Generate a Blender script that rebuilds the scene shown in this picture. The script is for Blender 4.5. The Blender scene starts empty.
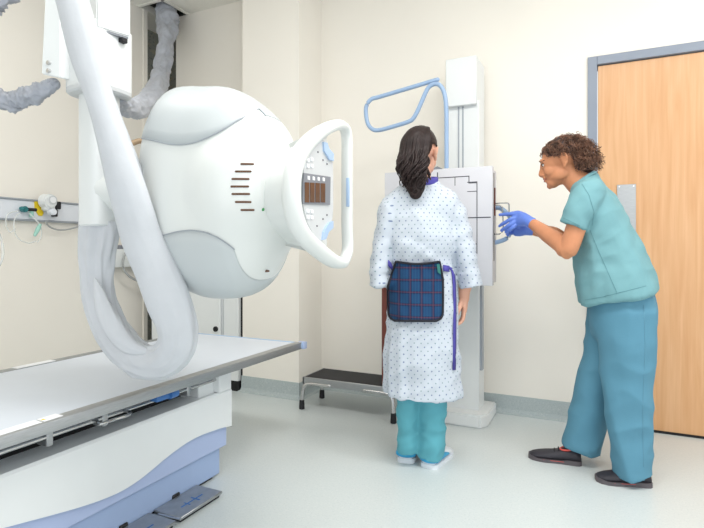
import bpy, bmesh, math, random
from mathutils import Vector, Matrix, noise
from mathutils.bvhtree import BVHTree
S = bpy.context.scene
COL = S.collection
pi = math.pi

# ------------------------------------------------------------------ camera, world, lights, exposure
EYE = 1.04                      # lens height above the floor
FPX = 515.0                     # focal length in pixels of a 704 px wide frame
HOR = 249.0                     # row of the horizon
YAW = math.atan2(599 - 352, FPX)  # camera turned left of the back wall's normal
SA, CA = math.sin(YAW), math.cos(YAW)
cam_d = bpy.data.cameras.new('camera')
cam = bpy.data.objects.new('camera', cam_d)
COL.objects.link(cam)
cam.location = (0, 0, EYE)
cam.rotation_euler = (pi / 2, 0, YAW)
cam_d.sensor_width = 36.0
cam_d.lens = 36.0 * FPX / 704.0
cam_d.shift_y = (HOR - 264.0) / 704.0
cam_d.clip_start = 0.05
S.camera = cam

world = bpy.data.worlds.new('world')
S.world = world
world.use_nodes = True
wb = world.node_tree.nodes['Background']
wb.inputs['Color'].default_value = (0.93, 0.97, 1.0, 1)
wb.inputs['Strength'].default_value = 0.95

def area(name, loc, rot, sx, sy, power, color=(1, 1, 1)):
    l = bpy.data.lights.new(name, 'AREA')
    l.shape = 'RECTANGLE'; l.size = sx; l.size_y = sy; l.energy = power; l.color = color
    o = bpy.data.objects.new(name, l); COL.objects.link(o)
    o.location = loc; o.rotation_euler = rot
    return o
# ceiling troffers
area('ceiling_lamp', (-0.2, 1.2, 3.0), (0, 0, 0), 1.2, 0.6, 30, (1, 0.985, 0.96))
area('ceiling_lamp', (1.2, 1.6, 3.0), (0, 0, 0), 1.2, 0.6, 30, (1, 0.985, 0.96))
area('ceiling_lamp', (-2.3, 1.0, 3.0), (0, 0, 0), 1.2, 0.6, 13, (1, 0.97, 0.92))
# large soft fill light added behind the camera, out of view
area('rear_fill_light', (1.3, -2.3, 1.8), (math.radians(84), 0, math.radians(12)), 3.2, 2.0, 26, (0.97, 0.985, 1.0))

S.view_settings.view_transform = 'Standard'
S.view_settings.look = 'None'
S.view_settings.gamma = 1.0
S.view_settings.exposure = 0.24
try: S.view_settings.use_curve_mapping = False
except Exception: pass

# ------------------------------------------------------------------ pixel -> place
def ray(px, py):
    u = (px - 352.0) / FPX
    return Vector((-SA + u * CA, CA + u * SA, (HOR - py) / FPX))
def Pt(px, py, t): return Vector((0, 0, EYE)) + ray(px, py) * t
def PY(px, py, Y): d = ray(px, py); return Vector((0, 0, EYE)) + d * (Y / d.y)
def PX(px, py, X): d = ray(px, py); return Vector((0, 0, EYE)) + d * (X / d.x)
def PZ(px, py, Z): d = ray(px, py); return Vector((0, 0, EYE)) + d * ((Z - EYE) / d.z)

# ------------------------------------------------------------------ materials
def lin(c):
    return tuple(((v / 255) / 12.92 if v / 255 <= 0.04045 else ((v / 255 + 0.055) / 1.055) ** 2.4) for v in c)
def mat(name, rgb, rough=0.5, metal=0.0, spec=0.5, var=0.03, scale=9.0, bump=0.0, bscale=120.0, sheen=0.0, trans=0.0, stretch=(1, 1, 1), alpha=1.0):
    m = bpy.data.materials.new(name); m.use_nodes = True
    nt = m.node_tree; N = nt.nodes; L = nt.links
    b = N['Principled BSDF']
    c = lin(rgb)
    tc = N.new('ShaderNodeTexCoord'); mp = N.new('ShaderNodeMapping'); mp.inputs['Scale'].default_value = stretch
    L.new(tc.outputs['Object'], mp.inputs['Vector'])
    nz = N.new('ShaderNodeTexNoise'); nz.inputs['Scale'].default_value = scale; nz.inputs['Detail'].default_value = 3
    L.new(mp.outputs['Vector'], nz.inputs['Vector'])
    cr = N.new('ShaderNodeValToRGB')
    cr.color_ramp.elements[0].position = 0.3; cr.color_ramp.elements[1].position = 0.7
    cr.color_ramp.elements[0].color = tuple(max(0, v * (1 - var)) for v in c) + (1,)
    cr.color_ramp.elements[1].color = tuple(min(1, v * (1 + var)) for v in c) + (1,)
    L.new(nz.outputs['Fac'], cr.inputs['Fac']); L.new(cr.outputs['Color'], b.inputs['Base Color'])
    b.inputs['Roughness'].default_value = rough; b.inputs['Metallic'].default_value = metal
    b.inputs['Specular IOR Level'].default_value = spec
    if sheen: b.inputs['Sheen Weight'].default_value = sheen
    if trans: b.inputs['Transmission Weight'].default_value = trans
    if alpha < 1: b.inputs['Alpha'].default_value = alpha
    if bump:
        n2 = N.new('ShaderNodeTexNoise'); n2.inputs['Scale'].default_value = bscale; n2.inputs['Detail'].default_value = 2
        L.new(mp.outputs['Vector'], n2.inputs['Vector'])
        bp = N.new('ShaderNodeBump'); bp.inputs['Strength'].default_value = bump; bp.inputs['Distance'].default_value = 0.004
        L.new(n2.outputs['Fac'], bp.inputs['Height']); L.new(bp.outputs['Normal'], b.inputs['Normal'])
    return m
def mathn(nt, op, a, b=None, c=None):
    n = nt.nodes.new('ShaderNodeMath'); n.operation = op
    for i, v in enumerate((a, b, c)):
        if v is None: continue
        if isinstance(v, (int, float)): n.inputs[i].default_value = v
        else: nt.links.new(v, n.inputs[i])
    return n.outputs[0]
def mixc(nt, fac, a, b):
    n = nt.nodes.new('ShaderNodeMix'); n.data_type = 'RGBA'
    if isinstance(fac, (int, float)): n.inputs[0].default_value = fac
    else: nt.links.new(fac, n.inputs[0])
    for i, v in ((6, a), (7, b)):
        if isinstance(v, tuple): n.inputs[i].default_value = v + (1,) if len(v) == 3 else v
        else: nt.links.new(v, n.inputs[i])
    return n.outputs[2]
def speckle_mat(name, base, dark, light, rough, scale=160, amt=0.5):
    m = bpy.data.materials.new(name); m.use_nodes = True
    nt = m.node_tree; b = nt.nodes['Principled BSDF']; N = nt.nodes; L = nt.links
    tc = N.new('ShaderNodeTexCoord')
    n1 = N.new('ShaderNodeTexNoise'); n1.inputs['Scale'].default_value = scale; n1.inputs['Detail'].default_value = 2
    n2 = N.new('ShaderNodeTexNoise'); n2.inputs['Scale'].default_value = scale * 0.6; n2.inputs['Detail'].default_value = 2
    n3 = N.new('ShaderNodeTexNoise'); n3.inputs['Scale'].default_value = 2.5
    for n in (n1, n2, n3): L.new(tc.outputs['Object'], n.inputs['Vector'])
    f1 = mathn(nt, 'MULTIPLY', mathn(nt, 'GREATER_THAN', n1.outputs['Fac'], 0.60), amt)
    f2 = mathn(nt, 'MULTIPLY', mathn(nt, 'GREATER_THAN', n2.outputs['Fac'], 0.60), amt)
    c = mixc(nt, f1, lin(base), lin(dark)); c = mixc(nt, f2, c, lin(light))
    c = mixc(nt, mathn(nt, 'MULTIPLY', n3.outputs['Fac'], 0.12), c, lin(light))
    L.new(c, b.inputs['Base Color']); b.inputs['Roughness'].default_value = rough
    return m
def wood_mat(name, a, bcol, c3):
    m = bpy.data.materials.new(name); m.use_nodes = True
    nt = m.node_tree; b = nt.nodes['Principled BSDF']; N = nt.nodes; L = nt.links
    tc = N.new('ShaderNodeTexCoord'); mp = N.new('ShaderNodeMapping'); mp.inputs['Scale'].default_value = (16, 16, 0.9)
    L.new(tc.outputs['Object'], mp.inputs['Vector'])
    n1 = N.new('ShaderNodeTexNoise'); n1.inputs['Scale'].default_value = 2.0; n1.inputs['Detail'].default_value = 5; n1.inputs['Distortion'].default_value = 0.6
    L.new(mp.outputs['Vector'], n1.inputs['Vector'])
    mp2 = N.new('ShaderNodeMapping'); mp2.inputs['Scale'].default_value = (120, 120, 2.2); L.new(tc.outputs['Object'], mp2.inputs['Vector'])
    n2 = N.new('ShaderNodeTexNoise'); n2.inputs['Scale'].default_value = 2.0; n2.inputs['Detail'].default_value = 3
    L.new(mp2.outputs['Vector'], n2.inputs['Vector'])
    cr = N.new('ShaderNodeValToRGB'); L.new(n1.outputs['Fac'], cr.inputs['Fac'])
    cr.color_ramp.elements[0].position = 0.3; cr.color_ramp.elements[0].color = lin(bcol) + (1,)
    cr.color_ramp.elements[1].position = 0.66; cr.color_ramp.elements[1].color = lin(a) + (1,)
    f = mathn(nt, 'MULTIPLY', n2.outputs['Fac'], 0.5)
    c = mixc(nt, f, cr.outputs['Color'], lin(c3))
    L.new(c, b.inputs['Base Color']); b.inputs['Roughness'].default_value = 0.38
    return m

M = {}
M['wall'] = mat('wall_paint', (243, 238, 229), 0.75, var=0.012, scale=1.5, bump=0.05, bscale=260)
M['ceil'] = mat('ceiling_tile', (240, 238, 230), 0.9, var=0.02, scale=60)
M['floor'] = speckle_mat('vinyl_floor', (207, 214, 214), (184, 195, 197), (218, 223, 222), 0.30, 130, 0.35)
M['base'] = speckle_mat('vinyl_cove', (176, 186, 187), (146, 160, 164), (196, 203, 202), 0.45, 170, 0.5)
M['alcove'] = speckle_mat('rough_board', (140, 142, 134), (92, 98, 102), (176, 164, 138), 0.85, 45, 0.6)
M['trimblue'] = mat('steel_frame_paint', (136, 145, 160), 0.4, var=0.02)
M['wood'] = wood_mat('oak_veneer', (229, 183, 138), (214, 161, 112), (202, 147, 98))
M['steel'] = mat('brushed_steel', (176, 178, 180), 0.42, 0.85, var=0.08, scale=30, stretch=(1, 1, 14))
M['chrome'] = mat('chrome', (200, 200, 200), 0.22, 1.0, var=0.05)
M['black'] = mat('black_rubber', (34, 34, 38), 0.7, var=0.15)
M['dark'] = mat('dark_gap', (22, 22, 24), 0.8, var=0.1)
M['white'] = mat('white_enamel', (228, 231, 231), 0.32, var=0.008)
M['shell'] = mat('white_shell', (226, 229, 227), 0.30, var=0.006)
M['greyshell'] = mat('pale_grey_shell', (194, 200, 202), 0.35, var=0.01)
M['panelgrey'] = mat('grey_panel', (205, 208, 210), 0.4, var=0.01)
M['displaygrey'] = mat('display_frame', (128, 132, 140), 0.35, var=0.02)
M['lcd'] = mat('brown_display', (98, 68, 50), 0.2, var=0.1, scale=40)
M['softblue'] = mat('soft_blue_plastic', (172, 196, 226), 0.4, var=0.02)
M['tubeblue'] = mat('blue_coated_tube', (152, 178, 210), 0.35, var=0.02)
M['baseblue'] = mat('pale_blue_panel', (172, 187, 220), 0.4, var=0.015)
M['baseblue2'] = mat('blue_lower_panel', (160, 180, 214), 0.45, var=0.015)
M['knobblue'] = mat('blue_plastic_knob', (58, 108, 170), 0.4, var=0.04)
M['tabletop'] = mat('tabletop_laminate', (210, 217, 227), 0.35, var=0.01)
M['sleeve'] = mat('grey_sleeve_cloth', (203, 206, 211), 0.7, var=0.03, scale=14, bump=0.15, bscale=60)
M['duct'] = mat('crinkled_grey_sleeve', (176, 180, 190), 0.42, var=0.10, scale=18, bump=0.3, bscale=40)
M['detector'] = mat('detector_face', (204, 205, 211), 0.45, var=0.012)
M['line'] = mat('dark_marking', (70, 72, 80), 0.6, var=0.05)
M['rail'] = mat('rail_aluminium', (228, 232, 239), 0.4, var=0.02)
M['railgrey'] = mat('rail_edge_grey', (160, 166, 174), 0.4, var=0.03)
M['teal'] = mat('teal_plastic', (40, 120, 125), 0.4, var=0.05)
M['yellow'] = mat('yellow_plastic', (236, 206, 40), 0.45, var=0.04)
M['clear'] = mat('clear_tubing', (236, 240, 238), 0.2, var=0.02, alpha=0.55)
M['mint'] = mat('mint_plastic', (170, 222, 208), 0.35, var=0.03, alpha=0.8)
M['paper'] = mat('label_paper', (240, 241, 243), 0.6, var=0.01)
M['redwood'] = mat('red_brown_wood', (112, 54, 42), 0.5, var=0.15, scale=12, stretch=(6, 6, 0.6))
M['skin'] = mat('light_skin', (222, 170, 146), 0.5, var=0.03, scale=25, spec=0.3)
M['skintan'] = mat('tan_skin', (208, 142, 104), 0.48, var=0.035, scale=25, spec=0.35)
M['lips'] = mat('lip', (176, 92, 82), 0.4, var=0.03)
M['eye'] = mat('eye_white', (238, 234, 230), 0.2, var=0.01)
M['iris'] = mat('iris_brown', (52, 34, 26), 0.2, var=0.05)
M['teeth'] = mat('teeth', (244, 240, 232), 0.3, var=0.01)
M['hairdark'] = mat('dark_brown_hair', (38, 25, 24), 0.5, var=0.4, scale=30, spec=0.35, stretch=(3, 3, 0.6))
M['haircurl'] = mat('curly_brown_hair', (112, 78, 60), 0.5, var=0.7, scale=34, spec=0.5)
M['haircap'] = mat('hair_underlayer', (58, 42, 40), 0.6, var=0.3, scale=30)
M['scrubtop'] = mat('teal_scrub_top', (116, 163, 170), 0.85, var=0.03, scale=10, bump=0.15, bscale=260)
M['scrubpant'] = mat('blue_teal_scrub_trousers', (88, 141, 164), 0.85, var=0.04, scale=8, bump=0.15, bscale=260)
M['patpant'] = mat('turquoise_trousers', (92, 167, 181), 0.85, var=0.05, scale=9, bump=0.15, bscale=240)
M['purple'] = mat('purple_binding', (78, 72, 158), 0.8, var=0.04)
M['glove'] = mat('blue_nitrile', (100, 132, 218), 0.42, var=0.04, scale=30)
M['shoe'] = mat('charcoal_shoe', (48, 46, 54), 0.6, var=0.1, scale=30)
M['coral'] = mat('coral_trim', (226, 92, 84), 0.5, var=0.04)
M['solegrey'] = mat('grey_sole', (92, 86, 90), 0.6, var=0.05)
M['sneakwhite'] = mat('white_sneaker', (228, 234, 240), 0.5, var=0.02)
M['sneakblue'] = mat('turquoise_sneaker_panel', (52, 164, 212), 0.45, var=0.05)
M['cable'] = mat('grey_cable', (168, 170, 170), 0.5, var=0.03)
M['green'] = mat('green_led', (70, 150, 90), 0.3)
M['sticker'] = mat('teal_tag', (36, 110, 104), 0.6, var=0.05)
M['border'] = mat('black_binding', (24, 26, 38), 0.8, var=0.1)
M['tape'] = mat('tablestrip', (196, 190, 180), 0.3, 0.6, var=0.05, scale=20, stretch=(1, .1, 1))

def gown_mat():
    m = bpy.data.materials.new('dotted_gown_cloth'); m.use_nodes = True
    nt = m.node_tree; b = nt.nodes['Principled BSDF']; N = nt.nodes; L = nt.links
    at = N.new('ShaderNodeAttribute'); at.attribute_name = 'pat'
    sp = N.new('ShaderNodeSeparateXYZ'); L.new(at.outputs['Vector'], sp.inputs[0])
    P = 0.036
    u = mathn(nt, 'DIVIDE', sp.outputs[0], P); v = mathn(nt, 'DIVIDE', sp.outputs[1], P)
    def dots(du, dv, r):
        fu = mathn(nt, 'SUBTRACT', mathn(nt, 'FRACT', mathn(nt, 'ADD', u, du)), 0.5)
        fv = mathn(nt, 'SUBTRACT', mathn(nt, 'FRACT', mathn(nt, 'ADD', v, dv)), 0.5)
        d = mathn(nt, 'SQRT', mathn(nt, 'ADD', mathn(nt, 'MULTIPLY', fu, fu), mathn(nt, 'MULTIPLY', fv, fv)))
        return mathn(nt, 'LESS_THAN', d, r)
    d1 = dots(0, 0, 0.10); d2 = dots(0.5, 0.5, 0.09)
    c = mixc(nt, d1, lin((198, 206, 216)), lin((112, 127, 162)))
    c = mixc(nt, d2, c, lin((132, 156, 164)))
    L.new(c, b.inputs['Base Color']); b.inputs['Roughness'].default_value = 0.85
    return m
M['gown'] = gown_mat()
def plaid_mat():
    m = bpy.data.materials.new('blue_plaid'); m.use_nodes = True
    nt = m.node_tree; b = nt.nodes['Principled BSDF']; N = nt.nodes; L = nt.links
    at = N.new('ShaderNodeAttribute'); at.attribute_name = 'pat'
    sp = N.new('ShaderNodeSeparateXYZ'); L.new(at.outputs['Vector'], sp.inputs[0])
    def band(src, per, off, w):
        f = mathn(nt, 'FRACT', mathn(nt, 'ADD', mathn(nt, 'DIVIDE', src, per), off))
        return mathn(nt, 'LESS_THAN', f, w)
    x, z = sp.outputs[0], sp.outputs[1]
    c = lin((14, 60, 102))
    cx = mixc(nt, mathn(nt, 'MULTIPLY', band(x, 0.052, 0.1, 0.30), 0.60), c, lin((12, 24, 62)))
    cx = mixc(nt, mathn(nt, 'MULTIPLY', band(z, 0.056, 0.1, 0.26), 0.60), cx, lin((12, 22, 56)))
    cx = mixc(nt, mathn(nt, 'MULTIPLY', band(x, 0.052, 0.0, 0.10), 0.5), cx, lin((92, 40, 54)))
    cx = mixc(nt, mathn(nt, 'MULTIPLY', band(z, 0.056, 0.0, 0.10), 0.50), cx, lin((98, 44, 60)))
    cx = mixc(nt, mathn(nt, 'MULTIPLY', band(x, 0.013, 0.0, 0.15), 0.30), cx, lin((30, 110, 140)))
    L.new(cx, b.inputs['Base Color']); b.inputs['Roughness'].default_value = 0.9
    return m
M['plaid'] = plaid_mat()

# ------------------------------------------------------------------ mesh helpers
def link(name, me, m, parent=None):
    o = bpy.data.objects.new(name, me); COL.objects.link(o)
    if m: me.materials.append(m)
    if parent: o.parent = parent
    return o
def obj(name, bm, m, parent=None, smooth=40):
    bmesh.ops.recalc_face_normals(bm, faces=bm.faces[:])
    me = bpy.data.meshes.new(name); bm.to_mesh(me); bm.free()
    if smooth:
        for p in me.polygons: p.use_smooth = True
        if smooth < 180: me.set_sharp_from_angle(angle=math.radians(smooth))
    o = link(name, me, m, parent)
    if parent: recenter(o)
    return o
def recenter(o):
    # parts live in their thing's space: the thing's Empty may be moved off the origin
    p = o.parent
    mw = p.matrix_basis.copy()
    if p.parent: mw = p.parent.matrix_basis @ mw
    o.data.transform(mw.inverted())
def thing(name, label, cat, loc=(0, 0, 0), group=None):
    o = bpy.data.objects.new(name, None); COL.objects.link(o); o.location = loc; o.empty_display_size = 0.1
    o['label'] = label; o['category'] = cat
    if group: o['group'] = group
    return o
def tag(o, label, cat, group=None):
    o['label'] = label; o['category'] = cat
    if group: o['group'] = group
    return o
def struct(o): o['kind'] = 'structure'; return o
def B(): return bmesh.new()
def box(bm, x0, x1, y0, y1, z0, z1, bev=0.0, seg=2):
    t = bmesh.new()
    bmesh.ops.create_cube(t, size=1.0)
    for v in t.verts:
        v.co = Vector(((x0 + x1) / 2 + v.co.x * (x1 - x0), (y0 + y1) / 2 + v.co.y * (y1 - y0), (z0 + z1) / 2 + v.co.z * (z1 - z0)))
    if bev > 0:
        bmesh.ops.bevel(t, geom=t.edges[:], offset=bev, segments=seg, profile=0.5, affect='EDGES')
    add(bm, t); return bm
def add(bm, t, mtx=None):
    me = bpy.data.meshes.new('tmp'); t.to_mesh(me); t.free()
    if mtx: me.transform(mtx)
    bm.from_mesh(me); bpy.data.meshes.remove(me)
def loft(bm, rings, closed_ends=True):
    vs = [[bm.verts.new(p) for p in r] for r in rings]
    n = len(vs[0])
    for a, b in zip(vs[:-1], vs[1:]):
        for i in range(n):
            bm.faces.new((a[i], a[(i + 1) % n], b[(i + 1) % n], b[i]))
    if closed_ends:
        bm.faces.new(vs[0][::-1]); bm.faces.new(vs[-1])
    return vs
def smoothpath(pts, n=6):
    # Catmull-Rom through tuples (Vector, values...)
    out = []
    P = [tuple(p[0]) + tuple(p[1:]) for p in pts]
    for i in range(len(P) - 1):
        p0 = P[max(i - 1, 0)]; p1 = P[i]; p2 = P[i + 1]; p3 = P[min(i + 2, len(P) - 1)]
        for k in range(n):
            t = k / n
            v = [0.5 * (2 * b + (c - a) * t + (2 * a - 5 * b + 4 * c - d) * t * t + (3 * b - a - 3 * c + d) * t ** 3) for a, b, c, d in zip(p0, p1, p2, p3)]
            out.append((Vector(v[:3]),) + tuple(v[3:]))
    out.append((Vector(P[-1][:3]),) + tuple(P[-1][3:]))
    return out
def chain(bm, pts, ref=(0, 0, 1), n=16, sub=5, dome=True, disp=None, ex=2.0, closed=False):
    """tapered limb / tube through (point, ra[, rb]); ra along ref, rb across."""
    pts = [(Vector(p[0]), p[1], p[2] if len(p) > 2 else p[1]) for p in pts]
    if sub > 1: pts = smoothpath(pts, sub)
    ref = Vector(ref).normalized()
    rings = []
    m = len(pts)
    side = None
    for i, (p, ra, rb) in enumerate(pts):
        a = pts[max(i - 1, 0)][0]; b = pts[min(i + 1, m - 1)][0]
        if closed: a = pts[(i - 1) % m][0]; b = pts[(i + 1) % m][0]
        tg = (b - a).normalized()
        if side is None or sub == 0: s = ref - tg * ref.dot(tg)
        else: s = (side - tg * side.dot(tg))
        if sub != 0 and abs(ref.dot(tg)) < 0.85: s = ref - tg * ref.dot(tg)
        if s.length < 1e-5: s = tg.orthogonal()
        s.normalize(); side = s
        o = tg.cross(s)
        ring = []
        for k in range(n):
            th = 2 * pi * k / n
            c, q = math.cos(th), math.sin(th)
            if ex != 2.0:
                c = math.copysign(abs(c) ** (2 / ex), c); q = math.copysign(abs(q) ** (2 / ex), q)
            d = s * (c * ra) + o * (q * rb)
            if disp: d *= 1 + disp(i / (m - 1), th, p)
            ring.append(p + d)
        rings.append((p, tg, ring))
    R = [r[2] for r in rings]
    if closed:
        vs = [[bm.verts.new(p) for p in r] for r in R]
        for a, b in zip(vs, vs[1:] + vs[:1]):
            for k in range(n): bm.faces.new((a[k], a[(k + 1) % n], b[(k + 1) % n], b[k]))
        return
    if dome:
        def cap(p, tg, ring, ra):
            out = []
            for f in (0.5, 0.8, 0.97):
                h = math.sqrt(1 - f * f) if f < 1 else 0
                out.append((f, h))
            res = []
            for f in (0.35, 0.7, 0.92):
                h = math.sqrt(1 - f * f)
                res.append([p + tg * (ra * h) + (q - p) * f for q in ring])
            return res
        c0 = cap(rings[0][0], -rings[0][1], R[0], min(pts[0][1], pts[0][2]))
        c1 = cap(rings[-1][0], rings[-1][1], R[-1], min(pts[-1][1], pts[-1][2]))
        R = c0 + R + c1[::-1]
    loft(bm, R)
def ellip(bm, c, r, rot=None, n=18):
    t = bmesh.new(); bmesh.ops.create_uvsphere(t, u_segments=n, v_segments=n // 2 + 2, radius=1.0)
    mt = Matrix.Translation(Vector(c)) @ (rot.to_4x4() if rot else Matrix.Identity(4)) @ Matrix.Diagonal((r[0], r[1], r[2], 1))
    add(bm, t, mt)
def cyl(bm, a, b, r, n=20, r2=None, bev=0.0):
    a = Vector(a); b = Vector(b); d = b - a
    t = bmesh.new(); bmesh.ops.create_cone(t, cap_ends=True, segments=n, radius1=r, radius2=r if r2 is None else r2, depth=d.length)
    if bev: bmesh.ops.bevel(t, geom=[e for e in t.edges if len([f for f in e.link_faces if len(f.verts) > 4]) == 1], offset=bev, segments=2, affect='EDGES')
    add(bm, t, Matrix.Translation((a + b) / 2) @ d.to_track_quat('Z', 'Y').to_matrix().to_4x4())
def tube(bm, pts, r, n=10, sub=6, closed=False):
    chain(bm, [(p, r) for p in pts], ref=(0.13, 0.2, 0.97), n=n, sub=sub, dome=not closed, closed=closed)
def prism(bm, poly, d):
    """closed polygon (list of Vector) extruded by vector d"""
    a = [bm.verts.new(p) for p in poly]; b = [bm.verts.new(Vector(p) + d) for p in poly]
    n = len(a)
    bm.faces.new(a); bm.faces.new(b[::-1])
    for i in range(n): bm.faces.new((a[i], b[i], b[(i + 1) % n], a[(i + 1) % n]))
def remesh(bm, voxel, smooth=4, fac=0.5):
    bmesh.ops.recalc_face_normals(bm, faces=bm.faces[:])
    me = bpy.data.meshes.new('tmp'); bm.to_mesh(me); bm.free()
    o = bpy.data.objects.new('tmp', me); COL.objects.link(o)
    md = o.modifiers.new('r', 'REMESH'); md.mode = 'VOXEL'; md.voxel_size = voxel
    if smooth:
        s = o.modifiers.new('s', 'SMOOTH'); s.iterations = smooth; s.factor = fac
    dg = bpy.context.evaluated_depsgraph_get(); dg.update()
    me2 = bpy.data.meshes.new_from_object(o.evaluated_get(dg))
    bpy.data.objects.remove(o); bpy.data.meshes.remove(me)
    for p in me2.polygons: p.use_smooth = True
    return me2
def part(name, me, m, parent):
    me.name = name
    o = link(name, me, m, parent); recenter(o); return o
def displace(me, f):
    me.update()
    ns = [v.normal.copy() for v in me.vertices]
    for v, n in zip(me.vertices, ns): v.co = v.co + n * f(v.co, n)
    me.update()
def N3(x, y, z): return noise.noise(Vector((x, y, z)))

# ================================================================== THE ROOM
YB, XL, ZC = 3.37, -3.45, 3.05
PXA, PXB, PYF = -2.35, -1.87, 3.05          # pier on the back wall
bm = B(); box(bm, -3.9, 2.6, -2.6, 3.8, -0.10, 0.0); struct(obj('floor', bm, M['floor'], smooth=0))
# back wall with the door opening and the pier
DX0, DX1, DZ = -0.01, 1.16, 2.126
FW = 0.05
bm = B()
poly = [(-3.31, 0), (DX0 - FW, 0), (DX0 - FW, DZ + FW), (DX1 + FW, DZ + FW), (DX1 + FW, 0), (2.6, 0), (2.6, ZC), (-3.31, ZC)]
prism(bm, [Vector((x, YB, z)) for x, z in poly], Vector((0, 0.14, 0)))
box(bm, PXA, PXB, PYF, YB + 0.02, 0, ZC)
struct(obj('wall_back', bm, M['wall'], smooth=0))
bm = B(); box(bm, XL - 0.14, XL, -2.6, 3.165, 0, ZC); struct(obj('wall_left', bm, M['wall'], smooth=0))
# unfinished bay in the corner, lined with rough board
bm = B(); box(bm, -3.80, -3.72, 3.0, 3.75, 0, ZC + 0.4); box(bm, -3.80, XL - 0.1, 3.05, 3.16, 0, ZC); box(bm, -3.80, -3.2, 3.66, 3.75, 0, ZC + 0.4)
struct(obj('wall_alcove', bm, M['alcove'], smooth=0))
bm = B(); box(bm, XL - 0.005, XL + 0.012, 3.135, 3.175, 0, ZC); struct(obj('trim_1', bm, M['wall'], smooth=0))
# ceiling with an open tile
hx0, hx1, hy0, hy1 = -3.44, -3.17, 3.08, YB
bm = B()
box(bm, -3.9, 2.6, -2.6, hy0, ZC, ZC + 0.06); box(bm, hx1, 2.6, hy0, 3.8, ZC, ZC + 0.06); box(bm, -3.9, hx0, hy0, 3.8, ZC, ZC + 0.06)
struct(obj('ceiling', bm, M['ceil'], smooth=0))
bm = B()
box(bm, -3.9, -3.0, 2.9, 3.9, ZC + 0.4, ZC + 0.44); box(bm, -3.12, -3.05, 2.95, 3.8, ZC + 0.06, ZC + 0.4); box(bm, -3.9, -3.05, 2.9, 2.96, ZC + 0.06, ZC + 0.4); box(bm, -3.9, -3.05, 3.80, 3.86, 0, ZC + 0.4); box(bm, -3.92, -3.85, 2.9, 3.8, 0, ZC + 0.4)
struct(obj('ceiling_void_box', bm, M['dark'], smooth=0))  # dark box added above the open tile to keep outside light out
bm = B()
for k in range(10):
    x = -3.17 + 0.6 * k
    box(bm, x - 0.012, x + 0.012, -2.5, YB, ZC - 0.006, ZC + 0.002)
for k in range(9):
    y = 3.08 - 0.6 * k
    box(bm, -3.44, 2.5, y - 0.012, y + 0.012, ZC - 0.006, ZC + 0.002)
struct(obj('trim_2', bm, M['ceil'], smooth=0))
# coved vinyl skirting
def skirting(name, path, h=0.115):
    bm = B()
    prof = [(0.0, h), (0.006, h), (0.007, 0.03), (0.013, 0.012), (0.03, 0.003), (0.03, 0.0), (0.0, 0.0)]
    pts = [Vector((x, y, 0)) for x, y in path]
    rings = []
    for i, p in enumerate(pts):
        d0 = (pts[i] - pts[i - 1]).normalized() if i else None
        d1 = (pts[i + 1] - pts[i]).normalized() if i < len(pts) - 1 else None
        n0 = Vector((d0.y, -d0.x, 0)) if d0 else None; n1 = Vector((d1.y, -d1.x, 0)) if d1 else None
        n = n0 if n1 is None else n1 if n0 is None else (n0 + n1)
        if n0 is not None and n1 is not None: n = n / max(0.3, n.dot(n0))
        rings.append([p + n * a + Vector((0, 0, z)) for a, z in prof])
    loft(bm, rings)
    return struct(obj(name, bm, M['base'], smooth=0))
skirting('baseboard_back', [(-3.31, YB), (PXA, YB), (PXA, PYF), (PXB, PYF), (PXB, YB), (DX0 - FW, YB)])
skirting('baseboard_right', [(DX1 + FW, YB), (2.6, YB)])
skirting('baseboard_left', [(XL, -2.6), (XL, 3.135)])
# door
d1 = thing('door_1', 'closed oak veneer door in a blue-grey steel frame', 'door', (DX0, YB, 0)); d1['kind'] = 'structure'
bm = B(); box(bm, DX0 + 0.004, DX1 - 0.004, YB + 0.006, YB + 0.05, 0.012, DZ - 0.004, 0.002, 1); obj('door_leaf', bm, M['wood'], d1)
bm = B()
for (x0, x1, z0, z1) in ((DX0 - FW, DX0, 0, DZ + FW), (DX1, DX1 + FW, 0, DZ + FW), (DX0, DX1, DZ, DZ + FW)):
    box(bm, x0, x1, YB - 0.014, YB + 0.12, z0, z1, 0.002, 1)
obj('door_frame', bm, M['trimblue'], d1)
bm = B()
a = PY(617, 184, YB); b = PY(636, 243, YB)
box(bm, a.x, b.x, YB - 0.001, YB + 0.008, b.z, a.z - 0.005, 0.001, 1); pp = obj('push_plate', bm, M['steel'], d1)
for x in (a.x + 0.012, b.x - 0.012):
    for z in (a.z - 0.017, b.z + 0.012): bm = B(); cyl(bm, (x, YB - 0.003, z), (x, YB, z), 0.004, 8); obj('screw', bm, M['chrome'], pp)
bm = B(); box(bm, DX0, DX1, YB + 0.002, YB + 0.06, 0.0, 0.014); obj('door_sweep', bm, M['dark'], d1)
# dark floor below the door is the sweep; behind it nothing shows

# ================================================================== X-RAY TABLE
TX0, TX1, TY0, TY1, TZ = -2.22, -1.425, 0.10, 2.36, 0.54
tb = thing('xray_table', 'long white x-ray table with steel edges and pale blue base', 'x-ray table', (-1.85, 1.2, 0))
bm = B(); box(bm, TX0 + 0.045, TX1 - 0.045, TY0, TY1 - 0.012, TZ - 0.03, TZ, 0.002, 1); obj('tabletop', bm, M['tabletop'], tb)
for s, x0, x1 in ((1, TX1 - 0.045, TX1), (-1, TX0, TX0 + 0.045)):
    bm = B(); box(bm, x0, x1, TY0, TY1, TZ - 0.032, TZ + 0.003, 0.004, 2); r = obj('edge_rail', bm, M['steel'], tb)
    r['label'] = 'brushed steel edge'
bm = B(); box(bm, TX0, TX1 + 0.001, TY1 - 0.012, TY1 + 0.004, TZ - 0.03, TZ + 0.002, 0.003, 2)
obj('end_strip', bm, M['softblue'], tb)
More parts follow.
